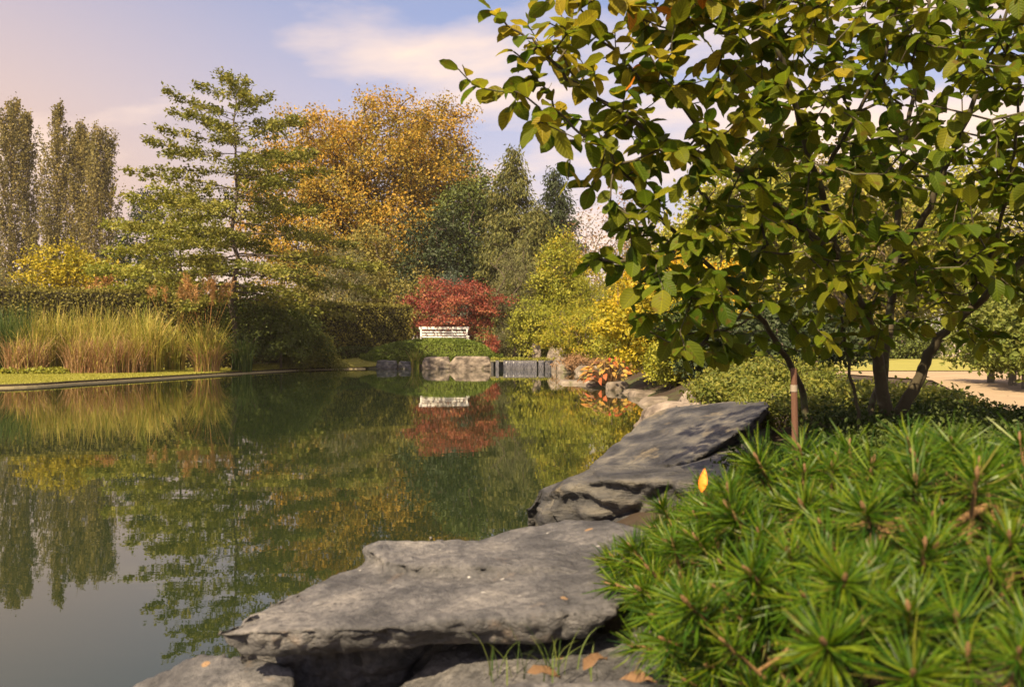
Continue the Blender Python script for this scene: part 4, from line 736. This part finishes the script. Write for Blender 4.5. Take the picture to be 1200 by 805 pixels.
hm = [leafmesh('leaf', .12, .08, c_, .25, G['hosta'], wave=.03) for c_ in (.3, .6, .9)]
V = []; 
for k in range(190):
    a = R.uniform(0, 6.28); rr = .5*math.sqrt(R.uniform(0, 1)); p = (rr*1.25*math.cos(a), rr*1.0*math.sin(a), .08+.5*(1-(rr/.5)**2)*R.uniform(.5, 1.0))
    o = mk('leaf', hm[k % 3], hs); orient(o, p, (math.cos(a), math.sin(a), R.uniform(-.5, .5)), (R.normal(0, .4), R.normal(0, .4)-.3, 1), R.uniform(.7, 1.2))
    V.append(((rr*.2*math.cos(a), rr*.2*math.sin(a), -.03), p))
v, f = tubes([q[0] for q in V], [q[1] for q in V], np.full(190, .006), np.full(190, .004), 4); mk('stalks', npmesh('stalks', v, f, M['litter'], smooth=True), hs)
# ---------------------------------------------------------------- dry stone wall far right
wt = thing('stone_wall', 'pale dry stone wall at the back of the far lawn', 'wall', (22, 37.2, .3))
bevbox('rubble_core', [(0, .05, .32, 21.6, .3, .86)], M['edgesoil'], wt, .01)
V, F = boxes([(0, 0, 0, 1, 1, 1)]); sm_ = []
for k in range(5):
    me = npmesh('stone', np.array(V)+R.normal(0, .045, (8, 3)), F, M['stone_wall']); bm = bmesh.new(); bm.from_mesh(me); bmesh.ops.bevel(bm, geom=bm.edges[:], offset=.09, segments=1, affect='EDGES'); bm.to_mesh(me); bm.free(); sm_.append(me)
z = -.08
for row in range(6):
    hh = .14+.02*R.uniform(-1, 1); x = -10.8+R.uniform(0, .2)
    while x < 10.7 and row < 6:
        ww = R.uniform(.3, .62)
        o = mk('stone', sm_[random.randrange(5)], wt); o.location = (x+ww/2, -.12+R.normal(0, .012), z+hh/2); o.scale = (ww*.97, .34, hh*.97); x += ww
    z += hh
# ---------------------------------------------------------------- multi stemmed tree in the foreground
def fgtree():
    base = np.array([1.84, 4.2, gz(1.84, 4.2)]); t = thing('witch_hazel_tree', 'multi stemmed tree with broad olive green leaves growing behind the pine bush', 'tree', base)
    stems = [  # (points (px,py,d), start radius, end radius)
        ([(1033, 535, 4.2), (1050, 489, 4.2), (1075, 450, 4.18), (1089, 416, 4.15), (1106, 388, 4.1), (1141, 358, 4.0), (1185, 318, 3.9), (1240, 262, 3.8), (1290, 190, 3.8), (1330, 100, 3.8)], .046, .008),
        ([(1040, 505, 4.2), (1033, 447, 4.15), (1026, 412, 4.1), (1009, 360, 4.0), (984, 308, 3.9), (975, 277, 3.85), (959, 212, 3.75), (933, 130, 3.6), (918, 75, 3.5), (898, 15, 3.45), (880, -60, 3.4)], .042, .007),
        ([(1035, 475, 4.17), (1036, 430, 4.18), (1043, 367, 4.25), (1050, 315, 4.3), (1052, 253, 4.35), (1054, 209, 4.4), (1071, 112, 4.5), (1079, 67, 4.5), (1088, 5, 4.55), (1098, -80, 4.6)], .032, .007),
        ([(1052, 340, 4.28), (1062, 291, 4.15), (1090, 242, 4.05), (1116, 183, 3.95), (1138, 127, 3.85), (1157, 75, 3.8), (1178, 25, 3.7), (1200, -50, 3.65)], .026, .006),
        ([(1018, 530, 4.25), (985, 505, 4.4), (946, 490, 4.5), (939, 454, 4.45), (915, 409, 4.3), (887, 370, 4.15), (852, 332, 3.95), (817, 297, 3.75), (780, 262, 3.55), (748, 222, 3.4), (720, 190, 3.3)], .030, .006),
        ([(978, 300, 3.88), (926, 257, 3.6), (881, 209, 3.4), (840, 186, 3.25), (790, 168, 3.1), (740, 140, 3.0), (686, 108, 2.95), (649, 75, 2.9), (623, 48, 2.88), (600, 34, 2.87), (575, 11, 2.85)], .020, .003),
        ([(1012, 535, 4.25), (1023, 475, 4.3), (1030, 430, 4.5), (1000, 360, 4.8), (960, 300, 5.0), (930, 220, 5.1), (915, 140, 5.2)], .026, .006),
        ([(1009, 520, 4.1), (1003, 470, 4.05), (991, 409, 4.0), (985, 370, 3.95)], .011, .007),
        ([(1054, 209, 4.4), (1023, 171, 4.3), (990, 120, 4.2), (975, 60, 4.1), (970, 0, 4.1), (965, -60, 4.1)], .014, .005),
        ([(959, 212, 3.75), (995, 150, 3.55), (1030, 80, 3.4), (1050, 20, 3.35), (1060, -40, 3.3)], .013, .005),
        ([(840, 186, 3.25), (790, 110, 3.1), (768, 112, 3.0), (731, 71, 2.95), (697, 37, 2.92), (675, 0, 2.9), (660, -30, 2.9)], .010, .003),
        ([(740, 140, 3.0), (700, 165, 2.95), (664, 142, 2.92), (642, 108, 2.9), (630, 93, 2.9), (602, 61, 2.88)], .007, .003),
        ([(700, 165, 2.95), (656, 160, 2.9), (619, 115, 2.87), (567, 104, 2.84), (537, 82, 2.82)], .006, .0025),
        ([(918, 75, 3.5), (880, 60, 3.3), (847, 37, 3.2), (798, 0, 3.1), (770, -30, 3.05)], .010, .004),
        ([(852, 332, 3.95), (800, 330, 3.6), (760, 320, 3.4), (725, 312, 3.3), (700, 300, 3.25)], .009, .003),
        ([(887, 370, 4.15), (850, 385, 3.8), (810, 392, 3.6), (770, 385, 3.45)], .008, .003),
        ([(1141, 358, 4.0), (1160, 300, 3.7), (1180, 230, 3.5), (1190, 160, 3.4), (1195, 90, 3.35)], .014, .005)]
    parts = []; n0 = []; p0 = []
    for pts, r0, r1 in stems:
        w_ = spline(np.array([P(*q) for q in pts]), 4)-base; m = len(w_); rr = (np.linspace(0, 1, m)**.7*(r1-r0)+r0)*.84
        w_ = w_+R.normal(0, .004, w_.shape); parts.append(polytube(w_, rr, 8))
        s0 = int(m*.35) if r0 > .02 else 1
        n0 += [q for q in w_[s0::2]]
    p0 = [-1]*len(n0)
    # twig ends through the crown
    outline = np.array([(515, 80), (555, 5), (600, 15), (680, -40), (700, -220), (1560, -220), (1560, 300), (1330, 380), (1200, 372), (1150, 420), (1095, 405), (1000, 415), (900, 425), (850, 440), (800, 425), (755, 400), (750, 360), (690, 335), (680, 300), (725, 285), (712, 235), (650, 210), (640, 165), (605, 130), (560, 125)])
    tar = []
    while len(tar) < 1950:
        px, py = R.uniform(600, 1480), R.uniform(-200, 420); 
        dens = 1.0 if py < 330 else .75
        if px < 730: dens = .55
        if R.uniform() > dens: continue
        if not inpoly(outline, np.array([px]), np.array([py]))[0]: continue
        d = R.uniform(2.85, 4.8) if px > 850 else R.uniform(2.7, 3.6); tar.append(P(px, py, d)-base)
    tar = np.array(tar); A = np.array(n0); tar = tar[np.argsort([np.min(np.linalg.norm(A-q, axis=1)) for q in tar])]
    nd, par, end = skeleton(n0, p0, tar, bend=.07, bias=.1); ok = np.array(par) >= 0; r = np.minimum(radii(nd, par, .0022, .45), .012)
    parts.append(tubes(nd[par[ok]], nd[ok], np.minimum(r[par[ok]], .009), r[ok], 5))
    V, F = merge(parts); mk('trunk', npmesh('trunk', V, F, M['bark_fg'], smooth=True), t)
    # leaves along twig ends and along the fine stems
    LP = []; LA = []
    for e in end:
        a = nd[par[e]]; b = nd[e]; g = nd[par[par[e]]] if par[par[e]] >= 0 else a; ln = np.linalg.norm(b-a)+np.linalg.norm(a-g); tw = unit((b-a)[None])[0]
        k = max(4, min(10, int(ln/.055)))
        for j in range(k):
            u = j/(k-1); q = b+(a-b)*min(1, u*1.6) if u < .62 else a+(g-a)*(u-.62)/.38; LP.append(q); LA.append((tw, 1 if j % 2 else -1, j == 0))
    for pts, r0, r1 in stems:
        if r0 <= .0205:
            w_ = spline(np.array([P(*q) for q in pts]), 6)-base; st = int(len(w_)*.3)
            for j in range(st, len(w_), 1):
                if R.uniform() < .75: tw = unit((w_[min(j+1, len(w_)-1)]-w_[max(j-1, 0)])[None])[0]; LP.append(w_[j]); LA.append((tw, 1 if j % 2 else -1, j == len(w_)-1))
    variants = []
    G['fgl'] = {}
    for nm, cols in (('leaf_green', [(.050, .095, .007), (.095, .14, .008), (.14, .18, .010)]), ('leaf_olive', [(.10, .135, .009), (.20, .20, .013)]), ('leaf_yellow', [(.20, .19, .013), (.34, .265, .018)]), ('leaf_orange', [(.46, .15, .015), (.5, .24, .02)])):
        m = leafmat(nm, cols, .58, .5, attr=False, spec=.2)
        # midrib, side veins and a few brown blemishes from the leaf's own coordinates
        tr = m.node_tree; l = tr.links; n = tr.nodes; pb = [q for q in n if q.type == 'BSDF_PRINCIPLED'][0]; tl = [q for q in n if q.type == 'BSDF_TRANSLUCENT'][0]; src = pb.inputs['Base Color'].links[0].from_socket
        at_ = n.new('ShaderNodeAttribute'); at_.attribute_name = 'lc'; sp_ = n.new('ShaderNodeSeparateXYZ'); l.new(at_.outputs['Vector'], sp_.inputs[0])
        def mt(op, a, b=None):
            q = n.new('ShaderNodeMath'); q.operation = op
            for k_, v_ in enumerate((a, b)):
                if v_ is None: continue
                if isinstance(v_, (int, float)): q.inputs[k_].default_value = v_
                else: l.new(v_, q.inputs[k_])
            return q.outputs[0]
        ax_ = mt('ABSOLUTE', sp_.outputs[0]); vein = mt('POWER', mt('ABSOLUTE', mt('SINE', mt('MULTIPLY', mt('SUBTRACT', sp_.outputs[1], mt('MULTIPLY', ax_, .9)), 24.0))), 0.35); rib = mt('MINIMUM', mt('MULTIPLY', ax_, 28.0), 1.0)
        h_ = mt('MULTIPLY', vein, rib); mx = n.new('ShaderNodeMix'); mx.data_type = 'RGBA'; mx.blend_type = 'MULTIPLY'; mx.inputs['Factor'].default_value = 1
        vr = ramp(n, [(1.35, 1.3, 1.2), (.92, .92, .92)], [.35, .85]); l.new(h_, vr.inputs[0]); l.new(src, mx.inputs[6]); l.new(vr.outputs[0], mx.inputs[7])
        bl = n.new('ShaderNodeTexNoise'); bl.inputs['Scale'].default_value = 3.0; bl.inputs['Detail'].default_value = 5; oi = n.new('ShaderNodeNewGeometry'); va = n.new('ShaderNodeVectorMath'); va.operation = 'ADD'; l.new(at_.outputs['Vector'], va.inputs[0]); l.new(oi.outputs['Position'], va.inputs[1]); l.new(va.outputs[0], bl.inputs['Vector'])
        br = ramp(n, [(0, 0, 0), (.8, .8, .8)], [.60, .70]); l.new(bl.outputs['Fac'], br.inputs[0]); m2 = n.new('ShaderNodeMix'); m2.data_type = 'RGBA'; l.new(br.outputs[0], m2.inputs['Factor']); l.new(mx.outputs[2], m2.inputs[6]); m2.inputs[7].default_value = (.14, .085, .015, 1)
        l.new(m2.outputs[2], pb.inputs['Base Color']); l.new(m2.outputs[2], tl.inputs['Color'])
        bn = n.new('ShaderNodeBump'); bn.inputs['Strength'].default_value = .5; bn.inputs['Distance'].default_value = .003; l.new(h_, bn.inputs['Height']); l.new(bn.outputs[0], pb.inputs['Normal'])
        G['fgl'][nm] = m
    ML = list(G['fgl'].values())
    meshes = [[leafmesh('leaf', .088, .058, c_, fo, mm, 7, wv_) for (c_, fo, wv_) in ((.14, .40, .012), (.38, .30, .02), (.05, .6, .016), (-.16, .25, .025))] for mm in ML]
    LP = np.array(LP); wp = LP+base; depth = wp[:, 1]; px = 600+wp[:, 0]/depth*1000; py = 405-(wp[:, 2]-CAMH)/depth*1000
    keep = inpoly(outline, px, py); inv = (px > 480) & (px < 1215) & (py > -20)
    recs = []
    for i in np.nonzero(keep)[0]:
        tw, sg, tip = LA[i]; sd = np.cross(tw, [0, 0, 1.]); sd = sd/max(np.linalg.norm(sd), 1e-6)
        ax = tw*(1.0 if tip else .55)+sd*sg*(0 if tip else R.uniform(.5, 1.1))+np.array([0, 0, R.uniform(-.85, -.05)])+R.normal(0, .18, 3)
        nr = np.array([0, 0, 1.])+R.normal(0, .38, 3); s = R.uniform(.62, 1.12)
        # turned leaves yellower up and left, the sunlit side also put into their colour
        yel = np.clip((300-py[i])/380, 0, 1)*np.clip((1150-px[i])/420, .12, 1); q = R.uniform()
        c = 3 if q < .014*(yel > .5) else (2 if yel > .22 and R.uniform() < .62*yel else (1 if R.uniform() < .38+.55*yel else 0))
        recs.append((LP[i], ax, nr, s, c, inv[i]*s/depth[i]))
    order = sorted(range(len(recs)), key=lambda k: -recs[k][5]); big = set(order[:300]); JV = []; JF = []; JM = []; JL = []; off = 0
    for k, (p, ax, nr, s, c, sz) in enumerate(recs):
        me = meshes[c][k % 4]
        if k in big: o = mk('leaf', me, t); orient(o, p, ax, nr, s)
        else:
            y = unit(ax[None])[0]; x = np.cross(y, nr); x /= np.linalg.norm(x); z_ = np.cross(x, y); v = np.zeros(len(me.vertices)*3, np.float32); me.vertices.foreach_get('co', v); v = v.reshape(-1, 3)*s
            JV.append(p+v[:, :1]*x+v[:, 1:2]*y+v[:, 2:]*z_); f = np.zeros(len(me.polygons)*4, np.int32); me.polygons.foreach_get('vertices', f); JF.append(f.reshape(-1, 4)+off); off += len(v); JM += [c]*len(me.polygons); q = np.zeros(len(me.vertices)*3, np.float32); me.attributes['lc'].data.foreach_get('vector', q); JL.append(q)
    jm = npmesh('leaves', np.concatenate(JV), np.concatenate(JF), ML, midx=JM, smooth=True); jm.attributes.new('lc', 'FLOAT_VECTOR', 'POINT').data.foreach_set('vector', np.concatenate(JL)); o = mk('leaves', jm, t); tag(o, kind='stuff')
    print('fg leaves', len(recs), sum(r[5] > 0 for r in recs))
fgtree()
# wooden stake with a tie
sx, sy, sz = P(931, 0, 3.15)[0], 3.15, gz(P(931, 0, 3.15)[0], 3.15)
st = thing('garden_stake', 'reddish wooden stake with a pale tie beside the pine bush', 'stake', (sx, sy, sz)); tz = P(931, 432, 3.15)[2]-sz
V, F = polytube([(0, 0, -.1), (.002, 0, tz*.5), (-.003, 0, tz)], [.0125, .012, .0115], 10); F = list(map(tuple, F)); cap = len(V); V = np.concatenate([V, [(-.003, 0, tz+.004)]]); F += [(20+i, 20+(i+1) % 10, cap, cap) for i in range(10)]
bm = bmesh.new(); vs = [bm.verts.new(v) for v in V]; [bm.faces.new([vs[i] for i in dict.fromkeys(f)]) for f in F]; me = bpy.data.meshes.new('pole'); bm.to_mesh(me); bm.free(); me.materials.append(M['stake']); mk('pole', me, st)
V, F = polytube([(-.002, 0, tz-.085), (-.002, 0, tz-.06)], [.0132, .0132], 10); mk('tie', npmesh('tie', V, F, M['tape'], smooth=True), st)
# ---------------------------------------------------------------- dwarf pine in the near corner
def shoot_mesh(seed, n=105):
    r = np.random.default_rng(seed); L0 = .06*r.uniform(.7, 1.05)
    u = r.uniform(0, 1, n)**.8; th = r.uniform(0, 6.28, n); zb = L0*(.30+.70*u); incl = np.radians(86-46*u**1.6+r.normal(0, 10, n)); ln = .056*r.uniform(.6, 1.15, n)*r.uniform(.82, 1.15)
    b = np.stack([.003*np.cos(th), .003*np.sin(th), zb], 1); d = np.stack([np.sin(incl)*np.cos(th), np.sin(incl)*np.sin(th), np.cos(incl)], 1); s = unit(np.cross(d, np.array([0, 0, 1.])+r.normal(0, .5, (n, 3))))*.00105
    bend = np.cross(s, d); bend = unit(bend)*(r.normal(0, .07, n)*ln)[:, None]
    mid = b+d*(ln*.55)[:, None]+bend; tip = b+d*ln[:, None]
    V = np.stack([b-s*.8, b+s*.8, mid-s, mid+s, tip-s*.25, tip+s*.25], 1).reshape(-1, 3); o = (np.arange(n)*6)[:, None]
    F = np.concatenate([o+np.array([[0, 1, 3, 2]]), o+np.array([[2, 3, 5, 4]])]); rn = np.tile(r.uniform(0, 1, n), 2); mi = np.zeros(len(F), int)
    v1, f1 = polytube([(0, 0, -.03), (.001, 0, .04), (0, 0, L0)], [.0032, .003, .0026], 6); v2, f2 = polytube([(0, 0, L0-.002), (0, 0, L0+.004), (0, 0, L0+.010), (0, 0, L0+.014)], [.0026, .0034, .0024, .0006], 6)
    F = np.concatenate([F, f1+len(V), f2+len(V)+len(v1)]); mi = np.concatenate([mi, np.full(len(f1), 1), np.full(len(f2), 2)]); rn = np.concatenate([rn, np.zeros(len(f1)+len(f2))]); V = np.concatenate([V, v1, v2])
    return V, F, mi, rn
def pinebush():
    cx, cy, cz = .87, 1.45, gz(.87, 1.45); t = thing('dwarf_pine', 'dwarf mountain pine bush with long bright green needles beside the slab', 'shrub', (cx, cy, cz))
    ml = [G['pine'], M['pine_stem'], M['bud']]; sm = [shoot_mesh(k, [135, 110, 160, 125, 95, 150, 140, 118, 130, 90][k]) for k in range(10)]; ms = [npmesh('shoot', v, f, ml, rn, mi) for v, f, mi, rn in sm]
    rad = np.array([.66, .80, .315]); pts = []; tries = 0
    while len(pts) < 520 and tries < 80000:
        tries += 1; d = unit(R.normal(0, 1, (1, 3)))[0]
        if d[2] < -.12: continue
        lu = 1+.12*noise.noise(Vector((d[0]*2.6+4, d[1]*2.6, d[2]*2.6)))+.05*R.normal(); p = d*rad*lu; p[2] *= 1.04-.16*p[0]/.66
        if p[2] < .0: continue
        if any(np.sum((p-q[0])**2) < .052**2 for q in pts): continue
        n = d/rad; n = n/np.linalg.norm(n)*.85+np.array([0, -.12, .2])+R.normal(0, .2, 3); pts.append((p, n/np.linalg.norm(n)))
    def seen(q):
        w_ = q[0]+np.array([cx, cy, cz]); px = 600+w_[0]/w_[1]*1000; py = 405-(w_[2]-CAMH)/w_[1]*1000; return ((-20 < px < 1230) and (py < 830))*(1/w_[1])*max(.2, -np.dot(q[1], unit((w_-np.array([0, 0, CAMH]))[None])[0])+.6)
    order = sorted(range(len(pts)), key=lambda k: -seen(pts[k])); JV = []; JF = []; JM = []; JR = []; off = 0; S0 = []; S1 = []
    for rank, k in enumerate(order):
        p, n = pts[k]; base = p-n*.06; S1.append(base-n*.01)
        if rank < 300:
            o = mk('shoot', ms[k % 10], t); ax = Vector(np.cross(n, R.normal(0, 1, 3))); y = ax.normalized(); x = y.cross(Vector(n)).normalized(); from mathutils import Matrix
            m = Matrix((x, y, Vector(n))).transposed().to_4x4(); m.translation = Vector(base); sc_ = R.uniform(.8, 1.25); o.matrix_basis = m @ Matrix.Diagonal((sc_, sc_, sc_, 1))
        else:
            v, f, mi, rn = sm[k % 10]; y = unit(np.cross(n, [.3, .5, .1])[None])[0]; x = np.cross(y, n); JV.append(base+v[:, :1]*x+v[:, 1:2]*y+v[:, 2:]*n); JF.append(f+off); off += len(v); JM.append(mi); JR.append(rn)
    # inner shoots further down, needle colour darkened to stand for inside shade
    for k in range(110):
        p, n = pts[R.integers(0, len(pts))]; q = p*R.uniform(.62, .86); q[2] = max(q[2], .02); n = unit((n+R.normal(0, .5, 3))[None])[0]; v, f, mi, rn = sm[k % 10]; y = unit(np.cross(n, [.3, .5, .1])[None])[0]; x = np.cross(y, n); base = q-n*.06
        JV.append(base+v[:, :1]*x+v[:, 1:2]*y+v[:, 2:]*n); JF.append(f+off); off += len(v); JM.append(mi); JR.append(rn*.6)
    tag(mk('inner_shoots', npmesh('inner_shoots', np.concatenate(JV), np.concatenate(JF), ml, np.concatenate(JR), np.concatenate(JM)), t), kind='stuff')
    S1 = np.array(S1); S1 = S1[np.argsort(np.linalg.norm(S1, axis=1))]; nd, par, end = skeleton([(0, 0, -.08), (0, 0, .05), (0, 0, .14)], [-1, 0, 1], S1, bend=.06, bias=.05); ok = par >= 0; r = np.minimum(radii(nd, par, .0028, .42), .03)
    V, F = tubes(nd[par[ok]], nd[ok], np.minimum(r[par[ok]], r[ok]*1.5), r[ok], 5); mk('branches', npmesh('branches', V, F, M['pine_stem'], smooth=True), t)
    return [(q+np.array([cx, cy, cz]), n) for q, n in pts]
pine_pts = pinebush()
# ---------------------------------------------------------------- litter and tufts at the rocks
def dryleaf(label, p, ax, nr, s, mat='litter', name='dry_leaf'):
    me = leafmesh(name, .09, .034, .35, .7, M[mat], wave=.06); o = mk(name, me); orient(o, p, ax, nr, s); return tag(o, label, 'leaf')

dryleaf('brown curled dry leaf lying against the pine beside the slab', Q(684, 785, .30), (.5, .6, .25), (-.3, -.5, .8), .8)
dryleaf('flat tan dry leaf on the soil under the pine', Q(770, 800, .27), (-.8, .2, .1), (.1, -.3, 1), .9)
dryleaf('tan dry leaf between the grass tufts', Q(618, 788, .27), (.9, .2, .05), (.1, -.4, 1), .7)
op, on_ = min(pine_pts, key=lambda q: math.hypot(600+q[0][0]/q[0][1]*1000-838, 405-(q[0][2]-CAMH)/q[0][1]*1000-585)+(200 if q[0][1] < 1.3 else 0))
dryleaf('single orange leaf caught in the pine needles', op+on_*.022+np.array([0, -.012, .004]), (.1, -.1, .9), (-.2, -1, .3), .45, 'orange_leaf', 'fallen_leaf')

for k, (px, py, z, lab) in enumerate([(590, 778, .24, 'sparse green grass tuft between the rough rock and the slab'), (635, 772, .26, 'thin grass tuft rooted under the slab edge'), (668, 776, .28, 'grass tuft close to the pine and the curled dry leaf')]):
    p = Q(px, py, z); grass(lab, p[0], p[1], p[2], [('reedg', 13, .12, .6, .6, .0028, .05)], 0, 'grass tufts among the rocks', 'grass_tuft')


# ---------------------------------------------------------------- thin warm haze box, added for a glow that fades the far trees
V, F = boxes([(0, 20, 12.5, 1700, 1700, 29)])
hm_ = bpy.data.materials.new('glow_haze'); t_, n_, l_ = nodes(hm_); o_ = n_.new('ShaderNodeOutputMaterial'); pv = n_.new('ShaderNodeVolumePrincipled'); pv.inputs['Color'].default_value = (1, .93, .84, 1); pv.inputs['Density'].default_value = .0003; pv.inputs['Anisotropy'].default_value = .0; l_.new(pv.outputs[0], o_.inputs['Volume'])
tag(mk('haze', npmesh('haze', V, F, hm_)), 'thin warm haze added for its glow over the pond and trees', 'haze', kind='stuff')
